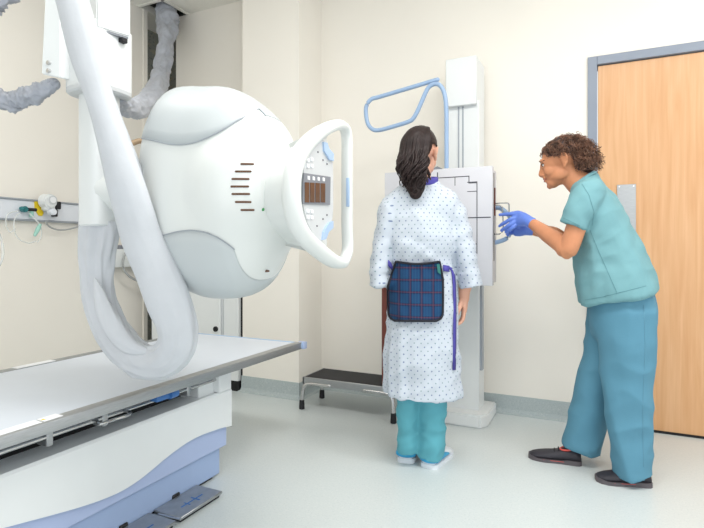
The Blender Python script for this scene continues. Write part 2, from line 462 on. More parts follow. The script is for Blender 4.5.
bm = B(); box(bm, TX1 - 0.03, TX1 + 0.012, TY1 + 0.002, TY1 + 0.03, TZ - 0.034, TZ + 0.004, 0.004, 2); obj('corner_cap', bm, M['baseblue'], tb)
# label strips on the edges
def tstrip(px0, py0, px1, py1, w, side):
    p = PZ(px0, py0, TZ); q = PZ(px1, py1, TZ)
    x = (TX1 - 0.05) if side > 0 else (TX0 + 0.004)
    bm = B(); box(bm, x, x + w, p.y, q.y, TZ + 0.0025, TZ + 0.0045); return obj('label_plate', bm, M['paper'], tb)
tstrip(-10, 436, 31, 421, 0.036, 1); tstrip(32, 420, 50, 414, 0.036, 1); tstrip(14, 369, 52, 361, 0.040, -1)
p = PZ(31, 418.5, TZ)
bm = B(); cyl(bm, (TX1 - 0.03, p.y, TZ + 0.0045), (TX1 - 0.03, p.y, TZ + 0.0056), 0.007, 3); obj('warning_triangle', bm, M['yellow'], tb)
# under-table carriage and rails
bm = B(); box(bm, TX0 + 0.1, TX1 - 0.235, 0.4, 1.78, 0.39, TZ - 0.032); obj('carriage', bm, M['dark'], tb)
for z, x in ((0.455, TX1 - 0.125), (0.448, TX1 - 0.20)):
    bm = B(); cyl(bm, (x, 0.2, z), (x, 1.86, z), 0.007, 10); obj('slide_rail', bm, M['chrome'], tb)
for px, py in ((58, 434), (113, 413), (196, 387)):
    p = PX(px, py, TX1 - 0.08); y = p.y
    bm = B(); box(bm, TX1 - 0.17, TX1 - 0.115, y - 0.011, y + 0.011, 0.425, 0.482, 0.004, 1); obj('rail_bracket', bm, M['steel'], tb)
h0, h1, h2, h3 = (PX(x, y, TX1 - 0.06 + d) for x, y, d in ((97, 421, -0.02), (100, 424, 0.02), (128, 415, 0.02), (130, 412, -0.02)))
bm = B(); tube(bm, [h0 - Vector((0.03, 0, 0)), h0, h1, h1.lerp(h2, 0.5), h2, h3, h3 - Vector((0.03, 0, 0))], 0.0055); obj('pull_handle', bm, M['chrome'], tb)
k0 = PX(155, 399.5, TX1 - 0.05); k1 = PX(170, 396, TX1 - 0.05)
bm = B(); box(bm, k0.x - 0.03, k0.x + 0.01, k0.y, k1.y, k0.z - 0.012, k0.z + 0.012, 0.006, 2)
cyl(bm, Vector((k0.x, k1.y - 0.01, k0.z)), Vector((k0.x, k1.y + 0.035, k0.z + 0.002)), 0.018, 16, bev=0.004); obj('brake_knob', bm, M['knobblue'], tb)
bm = B(); box(bm, TX0 + 0.15, TX1 - 0.135, 1.72, 1.88, 0.385, TZ - 0.032, 0.005, 1); box(bm, TX1 - 0.14, TX1 - 0.10, 1.815, 1.90, 0.395, 0.487, 0.006, 1); obj('support_block', bm, M['white'], tb)
bm = B(); box(bm, TX0 + 0.14, -1.60, 0.42, 1.905, 0.06, 0.392, 0.004, 1)
poly_w = None
obj('base_body', bm, M['white'], tb)
# white front skirt with the wave edge
XF = -1.535
top = []; bot = []
wave = [(234, 425.5), (222, 428), (213, 431), (202, 435), (190, 441), (178, 449), (165, 459), (152, 470), (138, 481), (122, 491), (104, 499), (84, 506), (60, 513), (30, 521), (0, 529)]
wp = [PX(x, y, XF) for x, y in wave]
wp += [PX(-45, 541, XF), PX(-110, 561, XF)]
wp2 = [p for p, *_ in smoothpath([(p,) for p in wp], 4)]
bm = B()
rings = []
for p in wp2:
    y = min(p.y, 1.912)
    rings.append([Vector((XF, y, p.z)), Vector((XF, y, 0.386)), Vector((XF - 0.006, y, 0.395)), Vector((XF - 0.07, y, 0.395)), Vector((XF - 0.07, y, p.z))])
loft(bm, rings)
obj('front_skirt', bm, M['white'], tb, 30)
bm = B(); box(bm, -1.66, XF - 0.016, 0.42, 1.895, 0.135, 0.38, 0.003, 1); obj('upper_panel', bm, M['baseblue'], tb)
bm = B(); box(bm, -1.70, XF - 0.034, 0.42, 1.868, 0.012, 0.135, 0.003, 1); obj('lower_panel', bm, M['baseblue2'], tb)
bm = B(); box(bm, -2.0, XF - 0.045, 0.42, 1.83, 0.0, 0.02); obj('plinth', bm, M['dark'], tb)
for y0, y1 in ((1.475, 1.715), (1.215, 1.455), (0.955, 1.195)):
    bm = B(); box(bm, XF - 0.03, -1.425, y0, y1, 0.012, 0.024, 0.003, 1); pd = obj('foot_pedal', bm, M['steel'], tb)
    bm = B()
    box(bm, XF - 0.02, -1.435, y0 + 0.01, y1 - 0.01, 0.0, 0.012)
    obj('pedal_base', bm, M['black'], pd)
    bm = B()
    ym = (y0 + y1) / 2
    box(bm, -1.485, -1.478, ym - 0.06, ym + 0.06, 0.0235, 0.0247); box(bm, -1.505, -1.458, ym + 0.015, ym + 0.023, 0.0235, 0.0245); box(bm, -1.498, -1.465, ym - 0.03, ym - 0.024, 0.0235, 0.0245)
    obj('arrow_mark', bm, M['knobblue'], pd)
    bm = B(); box(bm, XF - 0.05, XF - 0.026, ym - 0.02, ym + 0.02, 0.012, 0.035, 0.004, 1); obj('pedal_hinge', bm, M['black'], pd)
bm = B(); cyl(bm, (-1.53, 1.465, 0.018), (-1.415, 1.465, 0.026), 0.005, 8); obj('pedal_divider', bm, M['chrome'], tb)

# ================================================================== CEILING HUNG X-RAY TUBE
xc, yc = Pt(99.5, 160, 1.8).x, Pt(99.5, 160, 1.8).y
xt = thing('xray_tube_stand', 'big white x-ray tube head on a ceiling column with a hanging grey sleeve', 'x-ray machine', (xc, yc, ZC))
def sqcol(bm, x, y, h, z0, z1, ex=4, n=40, bev=0.006, hy=None):
    hy = hy or h
    R = []
    for z, f in ((z0, 1 - bev / h), (z0 + bev, 1), (z1 - bev, 1), (z1, 1 - bev / h)):
        ring = []
        for k in range(n):
            th = 2 * pi * k / n; c, s = math.cos(th), math.sin(th)
            ring.append(Vector((x + math.copysign(abs(c) ** (2 / ex), c) * h * f, y + math.copysign(abs(s) ** (2 / ex), s) * hy * f, z)))
        R.append(ring)
    loft(bm, R)
zq = lambda py: EYE + (HOR - py) / FPX * 1.8
bm = B(); sqcol(bm, xc, yc, 0.057, zq(226.5), zq(90), 3.2); obj('lower_column', bm, M['white'], xt)
bm = B(); sqcol(bm, xc, yc, 0.086, zq(93), zq(30), 4.5); obj('middle_column', bm, M['white'], xt)
bm = B(); sqcol(bm, xc, yc, 0.092, zq(97), zq(90), 3.0); obj('column_collar', bm, M['panelgrey'], xt)
ua, ub = Pt(97, 27, 1.70), Pt(130.5, 37, 1.78)
ub.z = ua.z; ud = (ub - ua); un = Vector((-ud.y, ud.x, 0)).normalized() * 0.17
def slab(m_, z0, z1, ins, name, bev):
    bm = B(); e = ud.normalized() * ins; n_ = un.normalized() * ins
    prism(bm, [Vector((p.x, p.y, z0)) for p in (ua + e + n_, ub - e + n_, ub - e + un - n_, ua + e + un - n_)], Vector((0, 0, z1 - z0)))
    bmesh.ops.bevel(bm, geom=bm.edges[:], offset=bev, segments=2, affect='EDGES')
    return obj(name, bm, M[m_], xt)
slab('white', ua.z, ZC, 0, 'upper_column', 0.004)
slab('displaygrey', ua.z - 0.007, ua.z - 0.0002, 0.005, 'lower_lip', 0.001)
bm = B(); c_ = ub - ud.normalized() * 0.02 + un * 0.1; box(bm, c_.x - 0.012, c_.x + 0.012, c_.y - 0.012, c_.y + 0.012, ua.z - 0.022, ua.z - 0.006, 0.002, 1); obj('stop_buffer', bm, M['black'], xt)
# bracket plate left of the column
pb = [Pt(46, -30, 1.72), Pt(61, -30, 1.72), Pt(60, 78, 1.72), Pt(41, 74, 1.72)]
bm = B(); prism(bm, pb, Vector((0.01, 0.03, 0.0)));
bmesh.ops.bevel(bm, geom=bm.edges[:], offset=0.003, segments=2, affect='EDGES')
br = obj('bracket_plate', bm, M['white'], xt)
for py in (63, 71):
    p = Pt(49, py, 1.72); bm = B(); cyl(bm, p + Vector((0, -0.006, 0)), p + Vector((0, 0.003, 0)), 0.0075, 10); obj('bolt', bm, M['chrome'], br)
bm = B(); prism(bm, [Pt(58, 62, 1.76), Pt(86, 66, 1.76), Pt(86, 86, 1.76), Pt(58, 77, 1.76)], Vector((0.02, 0.05, 0))); obj('bracket_arm', bm, M['white'], xt)
bm = B(); cyl(bm, Pt(66, 58, 1.74), Pt(66, 58, 1.82), 0.022, 18); obj('pivot_wheel', bm, M['panelgrey'], xt)
# ---- tube housing (axis along X), three shells cut along seams
YT = 1.36
EXP = 2.5
st = [(136.5, 158, 205), (138.5, 146, 222), (143, 132, 242), (149, 118, 254), (156, 108, 263), (165, 98, 272), (175, 93.5, 281), (190, 92, 291), (210, 91.5, 296.5), (232, 90, 297.5),
      (246, 92, 297), (258, 98, 293), (268, 104, 287), (278, 111, 272), (286, 116, 260), (292, 124, 250), (297, 136, 240), (301, 150, 232), (304, 158, 226)]
seam_u = [(136, 140), (142, 138), (155, 141), (170, 144.5), (182, 145), (195, 143), (208, 138), (222, 131), (236, 122), (250, 115), (262, 111.5), (275, 108), (310, 100)]
seam_l = [(130, 240), (150, 239), (165, 235), (178, 231.5), (192, 230), (206, 232), (220, 238), (234, 248), (248, 262), (258, 273), (266, 280), (275, 290), (310, 330)]
def interp(tab, x):
    if x <= tab[0][0]: return tab[0][1]
    for a, b in zip(tab[:-1], tab[1:]):
        if x <= b[0]: return a[1] + (b[1] - a[1]) * (x - a[0]) / (b[0] - a[0])
    return tab[-1][1]
def sm(tab, x, w=4):
    return sum(interp(tab, x + d) for d in (-w, -w / 2, 0, w / 2, w)) / 5
YN = 1.20    # near flank
def zat(px, py, Y): return PY(px, py, Y).z
stn = []
npx = 120
for i in range(npx + 1):
    f = i / npx
    px = 136.5 + (304 - 136.5) * (0.5 - 0.5 * math.cos(pi * f)) if False else 136.5 + (304 - 136.5) * f
    if f < 0.1: px = 136.5 + (304 - 136.5) * (f * f / 0.1)
    X = PY(px + 31 * max(0, 1 - (px - 136.5) / 105) ** 1.3 - 17 * max(0, (px - 215) / 89) ** 1.4, 200, YT).x
    zt = zat(px, sm([(a, b) for a, b, c in st], px, 5), YT); zb = zat(px, sm([(a, c) for a, b, c in st], px, 5), YT)
    cz = (zt + zb) / 2; hz = (zt - zb) / 2
    # half depth in Y
    hy = 0.19 * (hz / 0.33) ** 0.55
    def seamz(tab, sgn):
        def f(z):
            v = max(-0.9999, min(0.9999, (z - cz) / hz))
            Y = YT - hy * (1 - abs(v) ** EXP) ** (1 / EXP)
            t_ = -SA * X + CA * Y
            return sgn * (sm(tab, 352 + FPX * (CA * X + SA * Y) / t_) - (HOR - FPX * (z - EYE) / t_))
        lo, hi = cz - sgn * hz * 0.3, cz + sgn * hz * 0.9999
        if f(lo) > 0: return lo
        if f(hi) < 0: return hi
        for _ in range(40):
            md = (lo + hi) / 2
            if f(md) < 0: lo = md
            else: hi = md
        return lo
    zu = seamz(seam_u, 1); zl = seamz(seam_l, -1)
    stn.append((X, cz, hz, hy, zu, zl))
def arc(t, cz, hz, hy, X):
    c, s = math.cos(t), math.sin(t)
    return Vector((X, YT + math.copysign(abs(c) ** (2 / EXP), c) * hy, cz + math.copysign(abs(s) ** (2 / EXP), s) * hz))
def theta(z, cz, hz):
    v = max(-0.9999, min(0.9999, (z - cz) / hz))
    return math.asin(math.copysign(abs(v) ** (EXP / 2), v))
cnt = {'m': 26, 'c': 22}
bc = PY(236, 186, 1.185)
def blister(v):
    dx = (v.x - bc.x) / 0.19; dz = (v.z - bc.z) / 0.17
    d = dx * dx + dz * dz
    return 0.028 * (1 - d) ** 2 * (3 - 2 * (1 - d)) if (d < 1 and v.y < YT) else 0
def sheet(bm, rows):
    vs = [[bm.verts.new(p) for p in r] for r in rows]
    for a, b in zip(vs[:-1], vs[1:]):
        for i in range(len(a) - 1): bm.faces.new((a[i], a[i + 1], b[i + 1], b[i]))
NR = 96
bm = B(); loft(bm, [[arc(2 * pi * k / NR, cz, hz, hy, X) for k in range(NR)] for X, cz, hz, hy, zu, zl in stn])
for v in bm.verts: v.co.y -= blister(v.co)
hs = obj('tube_housing', bm, M['shell'], xt, 50)
# the two grey covers lie over the white shell
for nm, sgn in (('upper_cover', 1), ('lower_cover', -1)):
    runs = [[]]; last = None
    for X, cz, hz, hy, zu, zl in stn:
        h2, y2 = hz + 0.0035, hy + 0.0035
        th = theta(zu if sgn > 0 else zl, cz, h2)
        if last is not None and abs(th - last) > 0.6: runs.append([])
        last = th
        if sgn > 0: r = [arc(pi - th - (pi - 2 * th) * k / cnt['c'], cz, h2, y2, X) for k in range(cnt['c'] + 1)]
        else: r = [arc(th - (pi + 2 * th) * k / cnt['c'], cz, h2, y2, X) for k in range(cnt['c'] + 1)]
        runs[-1].append([p - Vector((0, blister(p), 0)) for p in r])
    rows = max(runs, key=len)
    if sgn > 0: rows = [r for r in rows if r[0].x < PY(274, 110, YT).x]
    bm = B(); sheet(bm, rows)
    o = obj(nm, bm, M['greyshell'], hs, 50); o['label'] = 'pale grey cover'
    sd = o.modifiers.new('s', 'SOLIDIFY'); sd.thickness = 0.007; sd.offset = -1
    ed = [r[0 if sgn > 0 else -1] for r in rows]
    bm = B(); chain(bm, [(p, 0.0017) for p in ed], n=6, sub=1); obj('seam', bm, M['railgrey'], hs)
hdep = bpy.context.evaluated_depsgraph_get(); hdep.update()
hb = BVHTree.FromObject(hs, hdep)
off = Vector(xt.location)
def on_house(px, py):
    o = Vector((0, 0, EYE)) - off; d = ray(px, py).normalized()
    h = hb.ray_cast(o, d)
    return (h[0] + off, h[1]) if h[0] else (PY(px, py, 1.17), Vector((0, -1, 0)))
for (x0, x1, y) in ((241.5, 253, 164), (236, 250.5, 171.5), (232.5, 248.5, 179), (231.5, 248, 186.5), (232.5, 249, 194), (236, 250.5, 202), (241.5, 253.5, 210)):
    bm = B()
    pts = []
    for k in range(6):
        p, nrm = on_house(x0 + (x1 - x0) * k / 5, y); pts.append((p, 0.0032, 0.0032))
    chain(bm, pts, n=8, sub=1); obj('vent_slot', bm, M['lcd'], hs)
p, nrm = on_house(263, 209.5); bm = B(); ellip(bm, p, (0.005, 0.003, 0.005)); obj('indicator_lamp', bm, M['green'], hs)
p, nrm = on_house(252, 108); bm = B(); ellip(bm, p, (0.004, 0.004, 0.003)); obj('screw', bm, M['railgrey'], hs)
p, nrm = on_house(266, 271); bm = B(); ellip(bm, p, (0.014, 0.005, 0.004)); obj('latch', bm, M['lcd'], hs)
# arm joining housing and column
bm = B(); chain(bm, [((xc + 0.02, yc + 0.02, zq(190)), 0.075), ((-1.47, 1.34, 1.24), 0.11)], n=20, sub=1); obj('tube_arm', bm, M['shell'], xt)
# ---- collimator neck and handle ring
XR = -0.755
ringpx = [(343, 263, 6.0), (333, 261, 7.5), (318, 250, 8.5), (303, 235, 8.5), (294.5, 216, 9), (291.5, 192, 9), (294, 168, 9), (302, 150, 8.5), (315, 136, 7.5), (330, 127, 6.2), (341, 125.5, 5.2), (346.5, 134, 4.3), (347, 160, 4), (347, 193, 4), (347, 225, 4.2), (347.5, 250, 4.8)]
rp = []
for x, y, w in ringpx:
    p = PX(x, y, XR); t = p.y / ray(x, y).y
    rp.append((p, w))
rp3 = smoothpath([(p, w) for p, w in rp] + [(rp[0][0], rp[0][1])], 5)[:-1]
bm = B()
cpts = []
cen = Vector((XR, sum(p.y for p, w in rp) / len(rp), sum(p.z for p, w in rp) / len(rp)))
for p, w in rp3:
    cpts.append((p, 0.026 if w > 6 else 0.020, w / FPX * 1.6 if w < 6 else w / FPX * 1.5))
chain(bm, cpts, ref=(1, 0, 0), n=18, sub=1, closed=True)
hr = obj('control_handle', bm, M['shell'], xt, 180)
bm = B(); a = PX(343, 178, XR); b = PX(343, 207, XR)
box(bm, XR + 0.012, XR + 0.0235, a.y - 0.004, a.y + 0.004, b.z, a.z, 0.003, 2); gs = obj('grip_strip', bm, M['softblue'], hr)
# mounting shell from housing to ring
bm = B()
inner = [p for p, w in rp3]
def shrink(p, f, dx): return Vector((XR + dx, cen.y + (p.y - cen.y) * f, cen.z + (p.z - cen.z) * f))
# keep only the round near part: clip at the panel's edge
yclip = PX(329, 190, XR).y
sil = [Vector((XR, min(p.y, yclip), p.z)) for p in inner]
loft(bm, [[Vector((-0.95, 1.36 + (p.y - cen.y + 0.03) * 0.62, 1.205 + (p.z - cen.z) * 0.66)) for p in sil], [shrink(p, 0.84, -0.06) for p in sil], [shrink(p, 0.86, -0.05) for p in sil]])
obj('swivel_joint', bm, M['shell'], xt, 60)
bm = B(); loft(bm, [[shrink(p, 0.82, -0.0505) for p in sil], [shrink(p, 0.82, -0.036) for p in sil]]); obj('joint_gap_shade', bm, M['dark'], xt, 60)  # dark slice colours in the shadow between swivel and collimator
bm = B()
loft(bm, [[shrink(p, 0.80, -0.037) for p in sil], [shrink(p, 0.95, -0.035) for p in sil],
          [shrink(p, 0.97, -0.02) for p in sil], [shrink(p, 0.98, -0.008) for p in sil]])
obj('collimator', bm, M['shell'], xt, 60)
# control panel
def yz(px, py, X): return PX(px, py, X)
pan = [(319, 139), (323, 141), (326, 150), (331, 158), (331.5, 175), (331.5, 210), (330.5, 220), (325.5, 226), (323.5, 238), (319, 242), (312, 235), (305, 222), (301.5, 205), (300.5, 186), (302.5, 166), (308, 152), (314, 143)]
bm = B(); prism(bm, [yz(x, y, XR + 0.004) for x, y in pan], Vector((0.006, 0, 0)))
cp = obj('control_panel', bm, M['panelgrey'], xt, 0)
bm = B(); prism(bm, [yz(x, y, XR + 0.0095) for x, y in ((302.5, 173), (329.5, 177), (329, 205), (301.5, 204))], Vector((0.004, 0, 0)))
dp = obj('display_frame', bm, M['displaygrey'], cp, 0)
for k in range(4):
    x0 = 304.5 + 5.3 * k; bm = B()
    prism(bm, [yz(x, y, XR + 0.013) for x, y in ((x0, 182.3 + .3 * k), (x0 + 4.3, 182.6 + .3 * k), (x0 + 4.3, 202.6), (x0, 202.3))], Vector((0.002, 0, 0)))
    obj('readout', bm, M['lcd'], cp, 0)
for (x, y) in ((307.5, 160), (311.5, 159.5), (307.5, 166), (311.5, 166), (307.5, 211), (311.5, 211.5), (307.5, 217), (311.5, 217.5), (308, 178), (313, 178.5), (318, 179), (323, 179.5)):
    bm = B(); p = yz(x, y, XR + 0.011); box(bm, p.x - 0.002, p.x + 0.0035, p.y - 0.0065, p.y + 0.0065, p.z - 0.0055, p.z + 0.0055, 0.001, 1); obj('button', bm, M['paper'], cp)
for blob in ([(322, 142), (325.5, 143), (327.5, 149), (332, 154), (332, 161), (328, 160), (325, 155), (322.5, 151)], [(321, 240), (324.5, 239), (327, 232), (331.5, 228), (331.5, 221), (328, 222), (324.5, 227), (322, 232)]):
    bm = B(); prism(bm, [yz(x, y, XR + 0.009) for x, y in blob], Vector((0.007, 0, 0))); obj('blue_button', bm, M['softblue'], cp, 0)
for (x, y) in ((318, 152), (323, 160), (327, 164), (317, 226), (323, 219), (327, 215)):
    bm = B(); ellip(bm, yz(x, y, XR + 0.0105), (0.002, 0.0035, 0.0025), n=8); obj('indicator_dot', bm, M['line'], cp)
# ---- the long hanging cloth sleeve
def ridge(x, y, z): return 1 - 2 * abs(N3(x, y, z))
def sl(px, py, w, t): return (Pt(px, py, t), w / FPX * t * 0.62, w / FPX * t)
def cloth(s, th, p):
    low = min(1.0, max(0.0, (s - 0.42) / 0.15))
    c, q_ = math.cos(th), math.sin(th)
    v = 0.03 * N3(c * 1.2 + 2, q_ * 1.2, s * 7)
    v += (0.02 + 0.13 * low) * (ridge(c * 1.5 + s * 3.0, q_ * 1.5 + 3, s * 3.5) - 0.6)
    v += 0.10 * low * (ridge(c * 2.4 + 9 - s * 6, q_ * 2.4, s * 5.0) - 0.6)
    k = math.exp(-((s - 0.66) / 0.05) ** 2)
    v += 0.10 * k * (ridge(c * 2 + 5, q_ * 2, s * 26) - 0.5)
    return v
sp = [sl(55, -55, 15, 1.55), sl(71.5, 0, 16, 1.55), sl(85, 50, 17, 1.54), sl(99.5, 100, 13.5, 1.53), sl(112.5, 140, 15.5, 1.53), sl(124.5, 180, 18.5, 1.54), sl(133.5, 210, 19.5, 1.56), sl(142.5, 240, 20.5, 1.58), sl(156, 270, 21.5, 1.59), sl(168, 300, 22.5, 1.60), sl(176, 322, 20.5, 1.61), sl(177, 342, 19.5, 1.63), sl(168, 357, 18.5, 1.66), sl(152, 363, 17, 1.69), sl(135, 357, 18, 1.72), sl(119, 342, 18, 1.75), sl(107, 322, 17, 1.77), sl(100, 300, 16, 1.79), sl(97, 278, 16.5, 1.80), sl(97, 255, 18, 1.80), sl(100, 232, 19.5, 1.80), sl(100, 222, 19, 1.80)]
bm = B(); chain(bm, sp, ref=(-SA, CA, 0.1), n=90, sub=14, dome=False, disp=cloth)
obj('cable_sleeve', bm, M['sleeve'], xt, 180)
fl = [sl(95, 279, 1.5, 1.735), sl(98.5, 291, 5, 1.725), sl(104, 308, 8.5, 1.715), sl(113, 327, 10.5, 1.70), sl(126, 343, 9, 1.685), sl(140, 350, 5.5, 1.675), sl(152, 352, 2, 1.67)]
bm = B(); chain(bm, fl, ref=(-SA, CA, 0.1), n=40, sub=10, dome=True, disp=lambda s, th, p: 0.12 * (ridge(math.cos(th) * 1.4 + s * 3, math.sin(th) * 1.4, s * 3) - 0.5)); obj('sleeve_fold', bm, M['sleeve'], xt, 180)
sp = [sl(98, 75, 8, 1.62), sl(108, 105, 9, 1.62), sl(120, 140, 10, 1.62), sl(132, 172, 11, 1.63), sl(146, 210, 11, 1.65)]
bm = B(); chain(bm, sp, ref=(-SA, CA, 0.1), n=24, sub=8, dome=False, disp=lambda s, th, p: 0.05 * N3(s * 7, math.cos(th), math.sin(th))); obj('cable_sleeve', bm, M['sleeve'], xt, 180)
# crinkled ducts
def duct(pts, seed, name='crinkled_duct'):
    bm = B()
    def d(s, th, p):
        q = s * len(pts) * 1.9; c, n_ = math.cos(th), math.sin(th)
        v = 0.34 * N3(q * 1.1, c * 0.9 + seed, n_ * 0.9)
        v += 0.22 * (ridge(q * 1.5 + 0.8 * c, c * 1.4 + seed, n_ * 1.4) - 0.5) + 0.20 * (ridge(q * 2.6, c * 2.0, n_ * 2.0 + seed) - 0.5)
        return v
    chain(bm, pts, ref=(0.3, 0.2, 0.9), n=36, sub=16, dome=True, disp=d)
    return obj(name, bm, M['duct'], xt, 180)
duct([(Vector((-3.30, 3.24, 3.25)), 0.07), (Pt(167, 14, 4.30), 0.072), (Pt(168, 22, 4.25), 0.085), (Pt(166.5, 38, 4.1), 0.060), (Pt(163, 66, 3.9), 0.062), (Pt(158, 84, 3.6), 0.056), (Pt(150, 100, 3.1), 0.060), (Pt(140, 108, 2.5), 0.043), (Pt(127, 107, 2.1), 0.036), (Pt(117, 101, 1.85), 0.030)], 1.3)
duct([(Pt(-25, 85, 1.9), 0.026), (Pt(-5, 96, 1.85), 0.028), (Pt(10, 102, 1.82), 0.031), (Pt(17, 100, 1.81), 0.027), (Pt(28, 97, 1.80), 0.030), (Pt(40, 92, 1.78), 0.028), (Pt(54, 84, 1.78), 0.020)], 5.1)
duct([(Pt(-30, 22, 1.8), 0.05), (Pt(-12, 2, 1.8), 0.045), (Pt(0, -9, 1.8), 0.045), (Pt(25, -40, 1.8), 0.05)], 9.1)
# short tan hose peeping over the housing
bm = B(); tube(bm, [Pt(122, 146, 1.85), Pt(133, 143, 1.88), Pt(141, 141, 1.9), Pt(152, 146, 1.92)], 0.010); hh = obj('hose', bm, mat('tan_hose', (176, 150, 120), 0.6, var=0.1), xt)

# ================================================================== WALL STAND
ws = thing('wall_bucky_stand', 'tall white chest x-ray stand with a square grey detector panel', 'x-ray stand', (-0.73, 3.2, 0))
bm = B()
cb = [(-0.86, 3.02), (-0.845, 3.0), (-0.62, 3.0), (-0.585, 3.05), (-0.585, 3.33), (-0.86, 3.33)]
prism(bm, [Vector((x, y, 0.0)) for x, y in cb], Vector((0, 0, 0.075)))
bmesh.ops.bevel(bm, geom=[e for e in bm.edges], offset=0.008, segments=2, affect='EDGES')
obj('stand_base', bm, M['white'], ws)
XA, XB_ = -0.855, -0.645
bm = B(); box(bm, XA, XB_, 3.10, 3.25, 0.07, 1.93, 0.004, 1); cl = obj('column', bm, M['white'], ws)
for x in (-0.768, -0.742):
    bm = B(); box(bm, x - 0.004, x + 0.004, 3.096, 3.102, 0.9, 1.91); obj('guide_groove', bm, M['railgrey'], cl)
bm = B(); box(bm, XB_ - 0.004, XB_ + 0.014, 3.12, 3.17, 0.31, 0.88, 0.003, 1); obj('side_channel', bm, M['railgrey'], cl)
a = PY(445.5, 62, 3.07); b = PY(476.5, 103.5, 3.07)
bm = B(); box(bm, a.x, b.x, 3.07, 3.30, b.z, PY(478, 54.5, 3.07).z, 0.004, 1); obj('top_housing', bm, M['white'], ws)
# detector
YD = 2.75
a = PY(384.5, 170, YD); b = PY(492.5, 286, YD)
zt = PY(492.5, 165.5, YD).z; zb = b.z
bm = B(); box(bm, a.x, b.x, YD, YD + 0.035, zb, zt, 0.004, 2); dt = obj('detector_panel', bm, M['detector'], ws)
bm = B(); box(bm, a.x + 0.01, b.x - 0.008, YD + 0.03, YD + 0.16, zb + 0.01, zt - 0.01, 0.006, 2); obj('detector_housing', bm, M['detector'], ws)
bm = B(); box(bm, a.x + 0.16, b.x - 0.16, YD + 0.15, 3.12, 1.0, 1.35, 0.006, 2); obj('carriage', bm, M['white'], ws)
# face markings
cx = PY(437.5, 226, YD).x; cz = PY(475, 217.6, YD).z
bm = B()
def ln(x0, x1, z0, z1, w=0.0028): box(bm, min(x0, x1) - w, max(x0, x1) + w, YD - 0.0008, YD + 0.001, min(z0, z1) - w, max(z0, z1) + w)
L0 = lambda px, py: PY(px, py, YD)
ln(a.x + 0.02, b.x - 0.012, cz, cz); ln(cx, cx, zb + 0.02, zt - 0.02)
for s in (-1, 1):
    xa = cx + s * (L0(477, 200).x - cx); xb = cx + s * (L0(469, 200).x - cx); xd = cx + s * (L0(455, 200).x - cx)
    za = L0(455, 177).z; zm = L0(470, 183).z
    for q in (-1, 1):
        z1 = cz + q * (za - cz); z2 = cz + q * (zm - cz)
        ln(xa, xa, cz, z2, 0.0022); ln(xb, xa, z2, z2, 0.0022); ln(xb, xb, z2, z1, 0.0022); ln(cx, xb, z1, z1, 0.0022)
        ln(xd, xd, z1, z1 - q * 0.045, 0.0018)
        for f in (0.30, 0.55): ln(xa - s * 0.05, xa, cz + q * (abs(za - cz) * (1.25 - f) * 0.9), cz + q * (abs(za - cz) * (1.25 - f) * 0.9), 0.0018)
obj('alignment_lines', bm, M['line'], dt, 0)
# right flank: slot, wooden strip and wire bracket
bm = B(); box(bm, b.x - 0.009, b.x - 0.004, YD + 0.055, YD + 0.075, zb + 0.13, zt - 0.03); sl1 = obj('cassette_slot', bm, M['dark'], ws)
bm = B(); box(bm, b.x - 0.009, b.x - 0.002, YD + 0.08, YD + 0.10, 1.22, 1.37); obj('latch_strip', bm, M['redwood'], ws)
hx = b.x - 0.01
bm = B(); tube(bm, [PX(497, 208, hx) + Vector((0, -0.02, 0)), PY(502, 209, YD + 0.13), PY(510, 217, YD + 0.13), PY(511.5, 226, YD + 0.13), PY(507, 238, YD + 0.13), PY(497.5, 243, YD + 0.13) + Vector((-0.02, 0, 0))], 0.0125, n=12); obj('side_handle', bm, M['tubeblue'], ws)
bm = B(); y = YD + 0.10
tube(bm, [(hx, y, PY(499, 203.5, y).z), PY(507, 203, y), PY(509, 206, y), PY(509, 216, y)], 0.0035, 8, 3)
obj('wire_bracket', bm, M['chrome'], ws); bm = B()
tube(bm, [(hx, y - 0.03, PY(499, 205, y - 0.03).z), PY(501, 206, y - 0.03), PY(502.5, 212, y - 0.03), PY(502.5, 232, y - 0.03), (hx, y - 0.03, PY(499, 234, y - 0.03).z)], 0.0035, 8, 3)
obj('wire_bracket', bm, M['chrome'], ws)
# overhead grab bar
yo = YD + 0.09
gp = [(446.5, 170), (446.5, 140), (446.3, 110), (444.5, 94), (440.5, 86), (435, 84), (429, 87), (425, 94), (418, 110), (413.5, 118), (409, 121.5), (395, 126), (380, 130), (373, 129.5), (368, 124), (366, 114), (366.5, 106), (371, 99.5), (378, 96.5), (400, 90), (420, 84), (437, 79)]
bm = B(); tube(bm, [PY(x, y, yo) + Vector((0, 0.012 if i > 17 else 0, 0)) for i, (x, y) in enumerate(gp)], 0.0125, n=14, sub=5)
obj('overhead_grab_bar', bm, M['tubeblue'], ws)
bm = B(); box(bm, PY(440, 0, yo).x, PY(453, 0, yo).x, yo - 0.03, yo + 0.03, zt - 0.01, zt + 0.012, 0.004, 1); obj('bar_socket', bm, M['panelgrey'], ws)
ty = YD + 0.02
p0 = PY(434, 171, ty)
bm = B(); prism(bm, [Vector((p0.x - 0.02, ty, zt)), Vector((p0.x + 0.045, ty, zt)), Vector((p0.x + 0.045, ty, zt + 0.006)), Vector((p0.x + 0.02, ty, zt + 0.02)), Vector((p0.x - 0.02, ty, zt + 0.006))], Vector((0, 0.05, 0)))
obj('chin_rest', bm, M['displaygrey'], ws)

